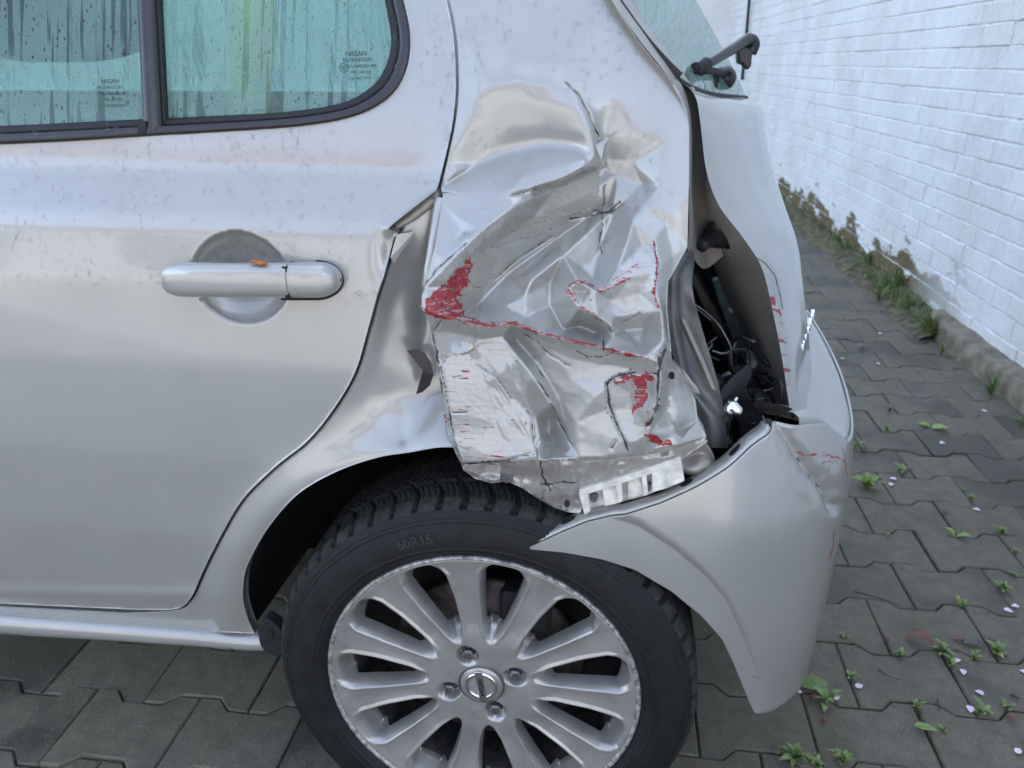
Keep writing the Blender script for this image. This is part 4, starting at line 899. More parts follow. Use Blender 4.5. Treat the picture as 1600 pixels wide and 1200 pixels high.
for f_, r_ in ((.135, .0065), (.62, .0055), (.83, .0062)):
    c, tdir = on_lip(f_, .5); tdir = tdir / np.linalg.norm(tdir); bi = G[5, 2] - G[5, 1]; bi = np.array([0, 1.0, .12]); bi /= np.linalg.norm(bi)
    ring = [c + tdir * r_ * 1.5 * math.cos(a) + bi * r_ * .85 * math.sin(a) for a in np.linspace(0, 2 * math.pi, 18)[:-1]]
    V = ring + [v + np.array([0, 0, .0012]) for v in ring]; n = 17
    mesh('screw_hole', V, [tuple(range(n, 2 * n))] + [(i, (i + 1) % n, (i + 1) % n + n, i + n) for i in range(n)], M['black'], bump_o, False)
# torn inner corner of the bumper
slab('torn_tab', [(1186, 668), (1194, 656), (1206, 658), (1218, 668), (1222, 680), (1212, 684), (1204, 672), (1198, 684), (1190, 690), (1180, 690)], .17, .008, M['paint'], bump_o, .001)
slab('torn_tab', [(1187, 655), (1193, 651), (1198, 664), (1192, 668)], .165, .006, M['nylon'], bump_o, .001)

# ---- white plastic bumper bracket
br = empty('bumper_bracket', tuple(atY(985, 765, .02)), parent=car)
yb = .006
def brk(name, poly, Y, t): return slab(name, poly, Y, t, M['nylon'], br, .0018)
brk('bracket_rail', [(904, 766), (960, 749), (1062, 714), (1066, 724), (1010, 744), (960, 760), (908, 776)], yb - .002, .026)
brk('bracket_post', [(904, 770), (918, 766), (923, 800), (913, 806)], yb - .004, .012)
brk('bracket_web', [(940, 762), (962, 757), (970, 786), (944, 792)], yb + .004, .006)
brk('bracket_post', [(961, 757), (971, 754), (974, 783), (966, 788)], yb - .003, .022)
brk('bracket_web', [(980, 752), (1002, 745), (1006, 774), (980, 780)], yb + .008, .006)
brk('bracket_post', [(1002, 745), (1010, 742), (1013, 772), (1006, 777)], yb - .003, .022)
brk('bracket_block', [(1018, 740), (1064, 718), (1070, 752), (1042, 764), (1020, 770)], yb - .001, .03)
slab('bracket_back', [(904, 772), (1060, 722), (1066, 750), (1010, 775), (960, 788), (912, 802)], yb + .018, .004, M['nylon'], br, .001)
for x, y in ((928, 779), (1012, 762)):
    slab('bracket_screw', [(x + 6 * math.cos(a), y + 7 * math.sin(a)) for a in np.linspace(0, 6.28, 14)[:-1]], yb + .012, .008, M['steel'], br, .001)

# ---- tailgate, rear window, wiper, gutter
M['tail'] = M['wear']
TG = [[(1064, 127, .125), (1084, 139, .20), (1118, 149, .34), (1166, 152, .56), (1160, 146, .8)],
      [(1086, 150, .120), (1108, 154, .18), (1146, 160, .32), (1189, 168, .52), (1180, 160, .8)],
      [(1094, 190, .118), (1122, 196, .18), (1165, 200, .32), (1196, 206, .50), (1186, 200, .8)],
      [(1104, 268, .118), (1138, 270, .18), (1182, 268, .32), (1210, 270, .50), (1200, 268, .8)],
      [(1124, 322, .122), (1160, 322, .18), (1206, 322, .32), (1228, 326, .48), (1216, 322, .8)],
      [(1160, 370, .130), (1192, 372, .19), (1232, 374, .32), (1246, 378, .47), (1234, 376, .8)],
      [(1190, 418, .140), (1216, 420, .20), (1246, 428, .33), (1255, 434, .46), (1244, 430, .8)],
      [(1206, 480, .150), (1228, 484, .21), (1254, 492, .34), (1262, 496, .46), (1252, 494, .8)],
      [(1222, 560, .160), (1242, 562, .22), (1262, 560, .35), (1267, 556, .46), (1258, 556, .8)],
      [(1231, 620, .168), (1250, 616, .23), (1266, 606, .36), (1268, 600, .46), (1260, 600, .8)],
      [(1238, 655, .172), (1254, 648, .23), (1268, 634, .36), (1270, 626, .46), (1262, 626, .8)]]
tail = loft('tailgate', TG, 60, 150, M['wear'], car)
V = np.array([v.co for v in tail.data.vertices]); px, py = proj(V); n1 = vnoise(px / 6, py / 6, 71) * 3
st = vnoise(px / 30, py / 2.6, 72)
r = .8 * inpoly(px, py, [(1200, 470), (1220, 478), (1232, 560), (1238, 600), (1226, 606), (1214, 540)]) * np.clip(st + .35, 0, 1) + .9 * inpoly(px + n1, py + n1, [(1194, 466), (1212, 462), (1214, 478), (1198, 478)])
w = .35 * (vnoise(px / 4, py / 30, 73) > .68) + .62 * inpoly(px + n1, py + n1, [(1196, 440), (1214, 470), (1240, 650), (1226, 640)])
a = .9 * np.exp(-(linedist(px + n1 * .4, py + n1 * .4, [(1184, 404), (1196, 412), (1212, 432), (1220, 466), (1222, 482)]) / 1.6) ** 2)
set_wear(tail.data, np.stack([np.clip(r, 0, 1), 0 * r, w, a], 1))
# inner skin of the tailgate, seen through the gap
loft('tailgate_inner', [[(1105, 268, .1215), (1100, 290, .20), (1098, 300, .30)], [(1126, 324, .125), (1108, 350, .21), (1104, 360, .32)], [(1162, 372, .133), (1130, 400, .24), (1112, 405, .36)], [(1191, 420, .143), (1160, 470, .26), (1136, 470, .40)], [(1207, 482, .153), (1184, 540, .28), (1166, 530, .42)], [(1223, 562, .163), (1208, 610, .28), (1196, 600, .42)], [(1237, 654, .175), (1226, 650, .28), (1218, 640, .42)]], 20, 60, simple('tailgate_inner_paint', (.66, .63, .59), .42, .4, .2, .12, 15), tail)
# letters
c = atY(1257, 522, .40)
for k in range(5):
    f_ = k / 4; ch = 'MICRA'[k]
    p0 = atY(1250 + 17 * f_, 546 - 52 * f_, .31 + .17 * f_) + np.array([.002, 0, 0])
    Mx = Matrix.Translation(p0) @ Matrix.Rotation(R(90 - 14), 4, 'Z') @ Matrix.Rotation(R(90), 4, 'X')
    text_mesh('badge_letter', ch, .030, .0025, M['chrome'], Mx, tail)
# rear window and seal
def fog_glass(name, tint, scale=1.0, clear=.5, streaky=1.0):
    m, nt, b = new_mat(name); c = coords(nt)
    run = noise(nt, 1.0, 3, .55, coords(nt, 'Object', (95 * scale, 10, 3.2 * scale)))
    wob = noise(nt, 14, 3, .5, c)
    runs = ramp(nt, mth(nt, 'ADD', run, mth(nt, 'MULTIPLY', mth(nt, 'SUBTRACT', wob, .5), .25)), .53, .575)
    vor = nt.nodes.new('ShaderNodeTexVoronoi'); vor.inputs['Scale'].default_value = 150 * scale; vor.inputs['Randomness'].default_value = 1; nt.links.new(coords(nt, 'Object', (1, 1, .6)), vor.inputs['Vector'])
    sel = noise(nt, 40 * scale, 3, .6, c)
    drops = mth(nt, 'MULTIPLY', ramp(nt, vor.outputs['Distance'], .18, .30, (1, 1, 1, 1), (0, 0, 0, 1)), ramp(nt, sel, .44, .52))
    v2 = nt.nodes.new('ShaderNodeTexVoronoi'); v2.inputs['Scale'].default_value = 420 * scale; nt.links.new(c, v2.inputs['Vector'])
    fine = mth(nt, 'MULTIPLY', ramp(nt, v2.outputs['Distance'], .2, .34, (1, 1, 1, 1), (0, 0, 0, 1)), .55)
    big = noise(nt, 7, 3, .5, c)
    hole = mth(nt, 'MAXIMUM', mth(nt, 'MULTIPLY', runs, .9 * streaky), mth(nt, 'MAXIMUM', drops, fine), True)
    fogm = mth(nt, 'MULTIPLY', mth(nt, 'SUBTRACT', 1.0, mth(nt, 'MULTIPLY', hole, .86)), mth(nt, 'ADD', mth(nt, 'MULTIPLY', big, .35), clear), True)
    dif = nt.nodes.new('ShaderNodeBsdfDiffuse'); dif.inputs[0].default_value = tint + (1,)
    trl = nt.nodes.new('ShaderNodeBsdfTranslucent'); trl.inputs[0].default_value = tuple(min(1, t * 1.25) for t in tint) + (1,)
    fog = nt.nodes.new('ShaderNodeMixShader'); fog.inputs[0].default_value = .78; nt.links.new(dif.outputs[0], fog.inputs[1]); nt.links.new(trl.outputs[0], fog.inputs[2])
    tr = nt.nodes.new('ShaderNodeBsdfTransparent'); tr.inputs[0].default_value = (.33, .52, .47, 1)
    mx = nt.nodes.new('ShaderNodeMixShader'); nt.links.new(fogm, mx.inputs[0]); nt.links.new(tr.outputs[0], mx.inputs[1]); nt.links.new(fog.outputs[0], mx.inputs[2])
    gl = nt.nodes.new('ShaderNodeBsdfGlossy'); gl.inputs['Roughness'].default_value = .03
    lw = nt.nodes.new('ShaderNodeLayerWeight'); lw.inputs[0].default_value = .5; frv = mth(nt, 'ADD', mth(nt, 'MULTIPLY', mth(nt, 'POWER', lw.outputs['Facing'], 5.0), .9), .045)
    bp = nt.nodes.new('ShaderNodeBump'); bp.inputs['Strength'].default_value = .35; bp.inputs['Distance'].default_value = .002; nt.links.new(hole, bp.inputs['Height']); nt.links.new(bp.outputs[0], gl.inputs['Normal'])
    m2 = nt.nodes.new('ShaderNodeMixShader'); nt.links.new(frv, m2.inputs[0]); nt.links.new(mx.outputs[0], m2.inputs[1]); nt.links.new(gl.outputs[0], m2.inputs[2])
    nt.links.new(m2.outputs[0], nt.nodes['Material Output'].inputs['Surface']); nt.nodes.remove(b)
    return m
M['glass'] = fog_glass('fogged_green_glass', (.54, .95, .82), 1.0, .33)
M['glass_far'] = fog_glass('far_side_glass', (.72, .90, .85), 1.0, .30)
M['glass_rear'] = fog_glass('misted_rear_glass', (.40, .70, .60), 1.3, .48)
RW_ = [[(1061, 124, .123), (1086, 136, .21), (1122, 146, .36), (1165, 150, .57)], [(1040, 100, .126), (1066, 106, .22), (1106, 112, .38), (1150, 116, .6)], [(1006, 60, .13), (1036, 58, .23), (1078, 58, .40), (1122, 62, .63)], [(960, -5, .138), (995, -8, .25), (1040, -8, .42), (1086, -4, .66)], [(915, -80, .15), (955, -85, .26), (1004, -85, .44), (1054, -80, .70)]]
rw = loft('rear_window', RW_, 50, 60, M['glass_rear'], tail)
def edge_tube(name, pts, r, mat, parent, n=60, flat=None):
    P = catmull(atY(*np.array(pts, float).T), n); b = MB(); b.tube(P, r, 10); return b.build(name, mat, parent)
edge_tube('window_seal', [(908, -80, .142), (950, -10, .132), (996, 56, .124), (1032, 98, .119), (1058, 124, .116)], .0085, M['rubber'], tail)
edge_tube('window_seal', [(1058, 124, .119), (1084, 139, .195), (1120, 149, .34), (1166, 153, .56)], .0035, M['rubber'], tail)
# misted white band at the glass foot (ceramic border)
# gutter between quarter panel and tailgate
loft('tailgate_gutter', [[(905, -80, .105), (918, -80, .150), (930, -85, .19)], [(962, 10, .085), (978, 10, .130), (992, 8, .17)], [(1000, 64, .075), (1014, 62, .120), (1026, 60, .16)], [(1046, 122, .07), (1060, 120, .13), (1070, 118, .17)], [(1067, 158, .07), (1078, 156, .15), (1092, 152, .18)], [(1076, 196, .07), (1084, 200, .16), (1100, 200, .19)], [(1077, 270, .07), (1086, 290, .17), (1110, 275, .20)], [(1077, 330, .07), (1090, 350, .18), (1120, 330, .21)], [(1075, 390, .075), (1100, 420, .19), (1130, 400, .22)]], 16, 80, M['inner'], car)
# wiper
wp_ = empty('rear_wiper', tuple(atY(1150, 90, .40)), parent=car)
b = MB(); arm = catmull(atY(*np.array([(1096, 104, .30), (1112, 96, .33), (1132, 84, .37), (1152, 72, .41), (1168, 62, .44), (1176, 68, .45), (1172, 84, .45)], float).T), 40)
r_ = np.interp(np.linspace(0, 1, 40), [0, .2, .6, .85, 1], [.005, .0065, .008, .0105, .009]); b.tube(arm, r_, 12); b.build('wiper_arm', M['blackgloss'], wp_)
b = MB(); b.tube(catmull(atY(*np.array([(1086, 106, .285), (1094, 108, .30), (1104, 100, .315)], float).T), 12), [.007] * 6 + [.009] * 6, 10); b.build('blade_clip', M['rubber'], wp_)
slab('arm_hinge', [(1152, 76), (1166, 72), (1176, 80), (1174, 104), (1168, 110), (1160, 100), (1154, 100)], .43, .03, M['blackgloss'], wp_, .003)
b = MB(); b.tube(catmull(atY(*np.array([(1092, 106, .30), (1118, 112, .40), (1146, 118, .55)], float).T), 20), .005, 8); b.build('wiper_blade', M['rubber'], wp_)
b = MB(); q = atY(1134, 122, .47); b.lathe([(.0, -.004), (.009, -.003), (.015, .004), (.018, .02)], q, 24); b.build('wiper_spindle_cover', M['blackgloss'], wp_)

# ---- lamp cavity behind the torn panel
cav = empty('lamp_cavity', tuple(atY(1120, 560, .25)), parent=car)
slab('cavity_back', [(1030, 360), (1110, 250), (1300, 640), (1290, 760), (1000, 760), (980, 600)], .62, .02, M['black'], cav, 0)
loft('cavity_liner', [[(1040, 380, .10), (1060, 360, .3), (1090, 330, .6)], [(1030, 480, .10), (1060, 470, .3), (1100, 450, .6)], [(1040, 600, .10), (1070, 590, .3), (1110, 570, .6)], [(1060, 700, .08), (1090, 690, .3), (1120, 680, .6)], [(1080, 790, .08), (1110, 770, .3), (1140, 760, .6)]], 14, 30, M['black'], cav)
loft('inner_pillar', [[(1070, 380, .075), (1080, 390, .09), (1086, 400, .12)], [(1046, 425, .07), (1058, 430, .071), (1066, 434, .085), (1082, 450, .088)], [(1042, 470, .07), (1056, 478, .071), (1066, 484, .086), (1096, 510, .088)], [(1046, 530, .07), (1062, 538, .071), (1074, 546, .086), (1114, 570, .088)], [(1062, 590, .07), (1078, 598, .071), (1090, 606, .086), (1128, 625, .088)], [(1084, 640, .07), (1112, 650, .065), (1134, 665, .10)], [(1094, 700, .08), (1120, 700, .075), (1138, 700, .10)]], 24, 60, simple('grey_inner_pillar', (.13, .135, .14), .4, .4, .2, .25, 20, .2, 60), cav)
loft('pillar_rib', [[(1060, 500, .062), (1066, 498, .056), (1072, 500, .064)], [(1086, 560, .060), (1093, 558, .053), (1100, 562, .062)], [(1108, 610, .062), (1114, 608, .056), (1120, 612, .066)]], 10, 20, M['inner'], cav)
b = MB(); c = atY(1122, 366, .215)
prof = [(1096, 385, .15, .012), (1110, 374, .17, .013), (1114, 370, .18, .022), (1124, 364, .20, .032), (1138, 362, .22, .030), (1150, 366, .235, .020), (1154, 372, .24, .008)]
P = atY(*np.array([p[:3] for p in prof], float).T); b.tube(catmull(P, 30), np.interp(np.linspace(0, 1, 30), np.linspace(0, 1, 7), [p[3] for p in prof]) * .62, 18); b.build('rubber_buffer', M['rubber'], cav)
b = MB(); b.tube(catmull(atY(*np.array([(1118, 336, .19), (1122, 350, .185), (1140, 372, .2), (1150, 384, .21)], float).T), 16), np.array([.006] * 4 + [.014] * 8 + [.010] * 4), 12); b.build('buffer_cap', M['blackgloss'], cav)
slab('inner_trim', [(1112, 440), (1122, 436), (1150, 470), (1170, 540), (1176, 590), (1160, 600), (1140, 520), (1122, 470)], .40, .02, M['teal'], cav, .003)
slab('trim_clip', [(1138, 482), (1146, 481), (1148, 489), (1140, 490)], .397, .004, M['nylon'], cav, .0005)
slab('trim_strut', [(1060, 405), (1072, 396), (1130, 500), (1180, 600), (1210, 640), (1198, 646), (1160, 600), (1110, 510)], .34, .02, M['blackgloss'], cav, .004)
for pts, rr in (([(1062, 440, .16), (1070, 468, .17), (1092, 480, .18), (1118, 502, .19), (1134, 526, .19), (1142, 545, .19), (1140, 560, .19)], .0016), ([(1070, 474, .17), (1090, 484, .17), (1110, 500, .18)], .0012), ([(1112, 548, .18), (1128, 552, .18), (1142, 548, .19), (1150, 536, .2)], .0018), ([(1140, 548, .19), (1142, 572, .19), (1156, 590, .2), (1176, 600, .22), (1196, 604, .24), (1206, 590, .26)], .0045), ([(1218, 590, .21), (1222, 610, .2), (1214, 650, .2), (1208, 668, .2)], .002)):
    b = MB(); b.tube(catmull(atY(*np.array(pts, float).T), 40), rr, 8); b.build('wiring', M['blackgloss'] if rr > .003 else M['steel'], cav)
r5 = random.Random(5)
for k in range(12):
    x0, y0 = r5.uniform(1090, 1200), r5.uniform(520, 640); yy = r5.uniform(.16, .30); pts = [(x0, y0, yy)]
    for q in range(5): x0 += r5.uniform(-26, 30); y0 += r5.uniform(-14, 30); yy += r5.uniform(-.03, .03); pts.append((min(max(x0, 1080), 1215), min(y0, 720), max(.13, yy)))
    b = MB(); b.tube(catmull(atY(*np.array(pts, float).T), 36), r5.choice([.0016, .0022, .003, .0045]), 8); b.build('wiring', M[r5.choice(['rubber', 'blackgloss', 'steel', 'blackgloss'])], cav)
for k in range(9):
    x0, y0 = r5.uniform(1090, 1190), r5.uniform(610, 715); w0, h0 = r5.uniform(8, 20), r5.uniform(8, 22)
    slab('broken_lamp_piece', [(x0 + r5.uniform(-4, 4), y0 + r5.uniform(-4, 4)), (x0 + w0, y0 + r5.uniform(-6, 6)), (x0 + w0 + r5.uniform(-6, 6), y0 + h0), (x0 + w0 * .4, y0 + h0 + r5.uniform(-4, 8)), (x0 + r5.uniform(-5, 5), y0 + h0 * .6)], r5.uniform(.115, .19), r5.uniform(.004, .02), M[r5.choice(['blackgloss', 'blackgloss', 'black', 'steel', 'rubber'])], cav, .001)
# lamp holder: dark curved backing, bulb socket, connector
loft('lamp_backing', [[(1104, 710, .085), (1110, 712, .100), (1118, 712, .12)], [(1098, 680, .085), (1108, 684, .095), (1120, 690, .12)], [(1104, 645, .09), (1116, 652, .098), (1128, 660, .12)], [(1126, 610, .10), (1136, 618, .105), (1142, 628, .12)], [(1150, 584, .115), (1158, 592, .12), (1162, 606, .13)], [(1170, 568, .13), (1173, 574, .132), (1172, 586, .135)]], 16, 50, M['rubber'], cav, thick=.004)
b = MB(); b.tube(atY(*np.array([(1104, 612, .11), (1118, 600, .13)], float).T), .016, 16); b.build('lamp_socket', M['blackgloss'], cav)
bl = MB(); bl.tube(catmull(atY(*np.array([(1128, 650, .100), (1142, 636, .094), (1150, 640, .090), (1158, 648, .086)], float).T), 16), np.interp(np.linspace(0, 1, 16), [0, .3, .5, .8, 1], [.004, .011, .008, .007, .003]), 12); bulb = bl.build('lamp_bulb', M['chrome'], cav)
slab('reflector_fragment', [(1130, 652), (1150, 620), (1154, 622), (1140, 652), (1132, 660)], .098, .004, M['chrome'], cav, .0005)
slab('broken_reflector', [(1122, 690), (1130, 660), (1146, 650), (1140, 676), (1128, 700), (1118, 712)], .105, .008, M['blackgloss'], cav, .002)
slab('connector', [(1116, 694), (1146, 690), (1152, 708), (1144, 726), (1124, 722)], .11, .03, M['blackgloss'], cav, .004)
slab('connector', [(1150, 650), (1180, 640), (1196, 668), (1178, 690), (1156, 690)], .15, .03, M['black'], cav, .006)
slab('lamp_bracket', [(1160, 570), (1170, 620), (1190, 640), (1196, 680), (1184, 690), (1168, 660), (1152, 640), (1148, 610)], .16, .012, M['rubber'], cav, .003)
slab('bracket_clip', [(1172, 662), (1184, 658), (1186, 690), (1176, 696)], .145, .015, M['blackgloss'], cav, .002)
# silver crash beam end peeping out below the panel
loft('crushed_bracket', [[(1052, 706, .03), (1074, 694, .03), (1098, 690, .035), (1112, 706, .045)], [(1058, 718, .035), (1076, 712, .05), (1098, 706, .05), (1118, 722, .055)], [(1066, 734, .035), (1084, 734, .03), (1106, 728, .04), (1122, 736, .055)], [(1076, 742, .05), (1092, 744, .05), (1108, 742, .06), (1118, 744, .07)]], 30, 24, M['inner'], cav, thick=.003)

# ---- side windows and cabin
win = loft('window_trim', [[(x, y) for x, y in WIN_OUT][::3], [(x, y) for x, y in WIN_OUT][::3]], 4, 2, M['trim'], car, px=False) if False else None
def ring_skin(name, prof, mat, parent):
    o_ = np.array(WIN_OUT); i_ = np.array(WIN_IN); rows = []
    for f_, d in prof:
        q = o_ + (i_ - o_) * f_; rows.append(onS(q[:, 0], q[:, 1], d))
    b = MB(); b.grid(np.array(rows)); return b.build(name, mat, parent)
ring_skin('window_frame', [(-.06, .006), (0, -.001), (.05, -.004), (.30, -.0045), (.52, -.004), (.58, -.001), (.62, .001)], M['trim'], door)
ring_skin('window_rubber', [(.55, .003), (.66, -.001), (.85, .001), (1.0, .006), (1.04, .012)], M['rubber'], door)
def strip(name, xs, y0, y1, prof, mat, parent):
    ys = np.linspace(y0, y1, 40); rows = []
    for f_, d in prof: rows.append(onS(xs[0](ys) + (xs[1](ys) - xs[0](ys)) * f_, ys, d))
    b = MB(); b.grid(np.array(rows)); return b.build(name, mat, parent)
strip('window_divider', (lambda y: 216 + y * .045, lambda y: 243 + y * .055), -85, 206, [(-.05, .010), (0, -.001), (.1, -.005), (.55, -.005), (.62, -.003), (.95, -.004), (1.0, .004)], M['trim'], door)
strip('divider_rubber', (lambda y: 240 + y * .055, lambda y: 255 + y * .05), -85, 188, [(-.1, .004), (.1, .0), (.6, .001), (1, .010)], M['rubber'], door)
slab('frame_joint', [(214, 190), (228, 189), (228, 211), (214, 212)], float(onS(220, 200, -.0065)[1]), .006, M['rubber'], door, .001)
def pane(name, outline, d):
    return sheet(name, outline, 9, lambda a, b_: d + 0 * a, M['glass'], car, rim=.0035)
pane1 = pane('side_window', [(-262, 212), (-262, -85), (216, -85), (228, 194), (100, 199)], .010)
pane2 = pane('quarter_window', [(246, 190), (240, -85)] + [(x + 2, y + 2) for x, y in WIN_IN[::-1] if x > 250], .009)
def pane_text(px, py, lines, parent):
    for k, (s, sz, dx) in enumerate(lines):
        P = onS(px + dx, py + k * 9.5, .0075); Q = onS(px + dx, py + k * 9.5 - 20, .0075); P2 = onS(px + dx + 20, py + k * 9.5 - .4, .0075)
        xx = Vector(P2 - P).normalized(); yy = Vector(Q - P).normalized(); zz_ = xx.cross(yy).normalized(); yy = zz_.cross(xx)
        Mx = Matrix.Translation(P) @ Matrix((xx, yy, zz_)).transposed().to_4x4()
        text_mesh('glass_print', s, sz, .00012, M['print'], Mx, parent)
pane_text(556, 84, [('NISSAN', .0072, 0), ('PILKINGTON', .0056, 2), ('TOUGHENED 43R', .0044, 8), ('43R - 001103', .0043, 8), ('AS2 M627 DOT', .0040, 6)], pane2)
text_mesh('glass_print', 'E1', .0050, .00012, M['print'], Matrix.Translation(onS(537, 106, .0075)) @ Matrix.Rotation(R(90), 4, 'X'), pane2)
c = onS(537, 106, .0075); b = MB(); b.tube([c + np.array([.0045 * math.cos(a), 0, .0045 * math.sin(a)]) for a in np.linspace(0, 2 * math.pi, 25)], .00035, 5); b.build('glass_print', M['print'], pane2)
pane_text(172, 127, [('NISSAN', .0068, 0), ('PILKINGTON', .0052, 0), ('TOUGHENED 43R', .0042, 4), ('43R - 001105', .0042, 4), ('AS2 M627 DOT', .0040, 8)], pane1)
# cabin: seats, far side, roof
cab = empty('cabin', (-.6, .75, .4), parent=car)
slab('seat_back', dens([(-120, 290), (-110, 240), (-40, 236), (120, 232), (215, 236), (230, 330)], 4), .42, .12, M['seat'], cab, .01)
hr = MB(); hc = atY(70, -10, .24); th = np.linspace(0, 2 * math.pi, 40, endpoint=False); G = []
for f_, s_ in ((-.06, .3), (-.055, .8), (-.03, 1.0), (.0, 1.04), (.03, 1.0), (.055, .8), (.06, .3)):
    G.append([hc + np.array([s_ * .145 * math.copysign(abs(math.cos(a)) ** .6, math.cos(a)), f_, s_ * .080 * math.copysign(abs(math.sin(a)) ** .8, math.sin(a))]) for a in th])
hr.grid(np.array(G), closed_v=True); hr.F.append(tuple(range(40))); hr.F.append(tuple(range(240, 280))[::-1]); hr.build('head_restraint', M['seat'], cab)
loft('pillar_lining', [[(352, -90, .22), (388, -90, .19), (430, -90, .22)], [(358, 60, .20), (392, 60, .165), (428, 60, .20)], [(362, 130, .19), (394, 130, .16), (424, 130, .19)], [(365, 230, .19), (394, 230, .17), (420, 230, .20)]], 12, 30, M['cream'], cab)
b = MB(); b.box((-1.5, 1.53, .62), (1.7, .03, .38)); b.build('far_door_lining', M['lining'], cab, False)
b = MB(); b.grid(np.array([[(x, 1.53 - .33 * (z - 1.0), z) for x in np.linspace(-3.2, .0, 16)] for z in np.linspace(1.0, 1.42, 6)])); b.build('far_window', M['glass_far'], cab)
b = MB(); b.box((-1.5, .95, .38), (1.7, .50, .03)); b.build('cabin_floor', M['seat'], cab, False)
b = MB(); b.box((-.10, .85, .80), (.10, .60, .08)); b.build('parcel_shelf', M['seat'], cab, False)
loft('roof', [[(-3.2, .26, 1.40), (-3.2, .45, 1.50), (-3.2, .8, 1.53), (-3.2, 1.2, 1.50), (-3.2, 1.40, 1.40)], [(-1.6, .26, 1.40), (-1.6, .45, 1.50), (-1.6, .8, 1.53), (-1.6, 1.2, 1.50), (-1.6, 1.40, 1.40)], [(-.8, .26, 1.40), (-.8, .45, 1.49), (-.8, .8, 1.52), (-.8, 1.2, 1.49), (-.8, 1.40, 1.40)], [(-.25, .30, 1.36), (-.25, .45, 1.42), (-.25, .8, 1.45), (-.25, 1.2, 1.42), (-.25, 1.36, 1.36)]], 20, 20, M['paint'], car, px=False, thick=.02)

xs_, zs_ = np.linspace(-3.2, -1.10, 24), np.linspace(.34, 1.02, 40)
XX, ZZ = np.meshgrid(xs_, zs_, indexing='ij'); b = MB(); b.grid(np.stack([XX, S(XX, ZZ), ZZ], -1)); b.build('front_door', M['paint'], car)
XX, ZZ = np.meshgrid(xs_, np.linspace(1.0, 1.42, 12), indexing='ij'); b = MB(); b.grid(np.stack([XX, S(XX, ZZ) + .01, ZZ], -1)); b.build('front_window', M['glass'], car)
b = MB(); b.box((-3.2, .8, .85), (.02, .72, .55)); b.build('cabin_front', M['seat'], cab, False)
# ---- water: beads on the paint and glass
def water_mat():
    m, nt, b = new_mat('water'); b.inputs['Base Color'].default_value = (1, 1, 1, 1); b.inputs['Transmission Weight'].default_value = 1.0; b.inputs['IOR'].default_value = 1.33
    nt.links.new(mth(nt, 'MULTIPLY', noise(nt, 60, 2, .5, coords(nt)), .05), b.inputs['Roughness'])
    tr = nt.nodes.new('ShaderNodeBsdfTransparent'); gl = nt.nodes.new('ShaderNodeBsdfGlossy'); gl.inputs['Roughness'].default_value = .03
    fr = nt.nodes.new('ShaderNodeFresnel'); fr.inputs[0].default_value = 1.55
    m1 = nt.nodes.new('ShaderNodeMixShader'); geo = nt.nodes.new('ShaderNodeNewGeometry'); nt.links.new(mth(nt, 'MULTIPLY', fr.outputs[0], mth(nt, 'SUBTRACT', 1.0, geo.outputs['Backfacing'])), m1.inputs[0]); nt.links.new(tr.outputs[0], m1.inputs[1]); nt.links.new(gl.outputs[0], m1.inputs[2])
    m2 = nt.nodes.new('ShaderNodeMixShader'); m2.inputs[0].default_value = .45; nt.links.new(b.outputs[0], m2.inputs[1]); nt.links.new(m1.outputs[0], m2.inputs[2])
    nt.links.new(m2.outputs[0], nt.nodes['Material Output'].inputs['Surface']); return m
M['water'] = water_mat()
def beads(name, regions, parent, f=None, dfun=None):
    px_, py_, rr = [], [], []
    for poly, n, rmin, rmax in regions:
        pa = np.array(poly, float); lo, hi = pa.min(0), pa.max(0); got = 0
        while got < n:
            q = lo + rng.random((n * 2, 2)) * (hi - lo); k = inpoly(q[:, 0], q[:, 1], poly) & (vnoise(q[:, 0] / 45, q[:, 1] / 45, 81) + .5 * vnoise(q[:, 0] / 14, q[:, 1] / 14, 82) > rng.random(len(q)) * 1.5 - .8)
            q = q[k][:n - got]; got += len(q); px_ += list(q[:, 0]); py_ += list(q[:, 1]); rr += list(rmin + (rmax - rmin) * rng.random(len(q)) ** 2.6)
    px_, py_, rr = map(np.array, (px_, py_, rr)); d0 = dfun(px_, py_) if dfun else 0.0
    P = onS(px_, py_, d0, f); A = onS(px_ + 3, py_, dfun(px_ + 3, py_) if dfun else 0.0, f) - P; Bv = onS(px_, py_ - 3, dfun(px_, py_ - 3) if dfun else 0.0, f) - P
    A /= np.linalg.norm(A, axis=1)[:, None]; Nn = np.cross(A, Bv); Nn /= np.linalg.norm(Nn, axis=1)[:, None]; Nn *= -np.sign(Nn[:, 1])[:, None]; Bv = np.cross(Nn, A); Bv *= np.sign(Bv[:, 2])[:, None]
    nr = 9; b = MB(); Fc = []
    for i in range(len(P)):
        r = rr[i]; el = 1 + .5 * rng.random() * (r > .0012); h = r * (.34 + .2 * rng.random()); ph = rng.random(nr) * .22 + .89
        V = []
        for lv, (s, hh) in enumerate(((1.0, -.15), (.93, .35), (.62, .85))):
            for k in range(nr):
                a = 2 * math.pi * k / nr; V.append(P[i] + A[i] * (r * s * math.cos(a) * ph[k]) + Bv[i] * (r * s * el * math.sin(a) * ph[k] * (1.15 if math.sin(a) < 0 else .95)) + Nn[i] * (h * hh))
        V.append(P[i] + Nn[i] * h)
        o = i * (3 * nr + 1)
        b.V.append(np.array(V))
        for lv in range(2):
            for k in range(nr): Fc.append((o + lv * nr + k, o + lv * nr + (k + 1) % nr, o + (lv + 1) * nr + (k + 1) % nr, o + (lv + 1) * nr + k))
        for k in range(nr): Fc.append((o + 2 * nr + k, o + 2 * nr + (k + 1) % nr, o + 3 * nr))
    b.F = Fc; return b.build(name, M['water'], parent, kind='stuff')
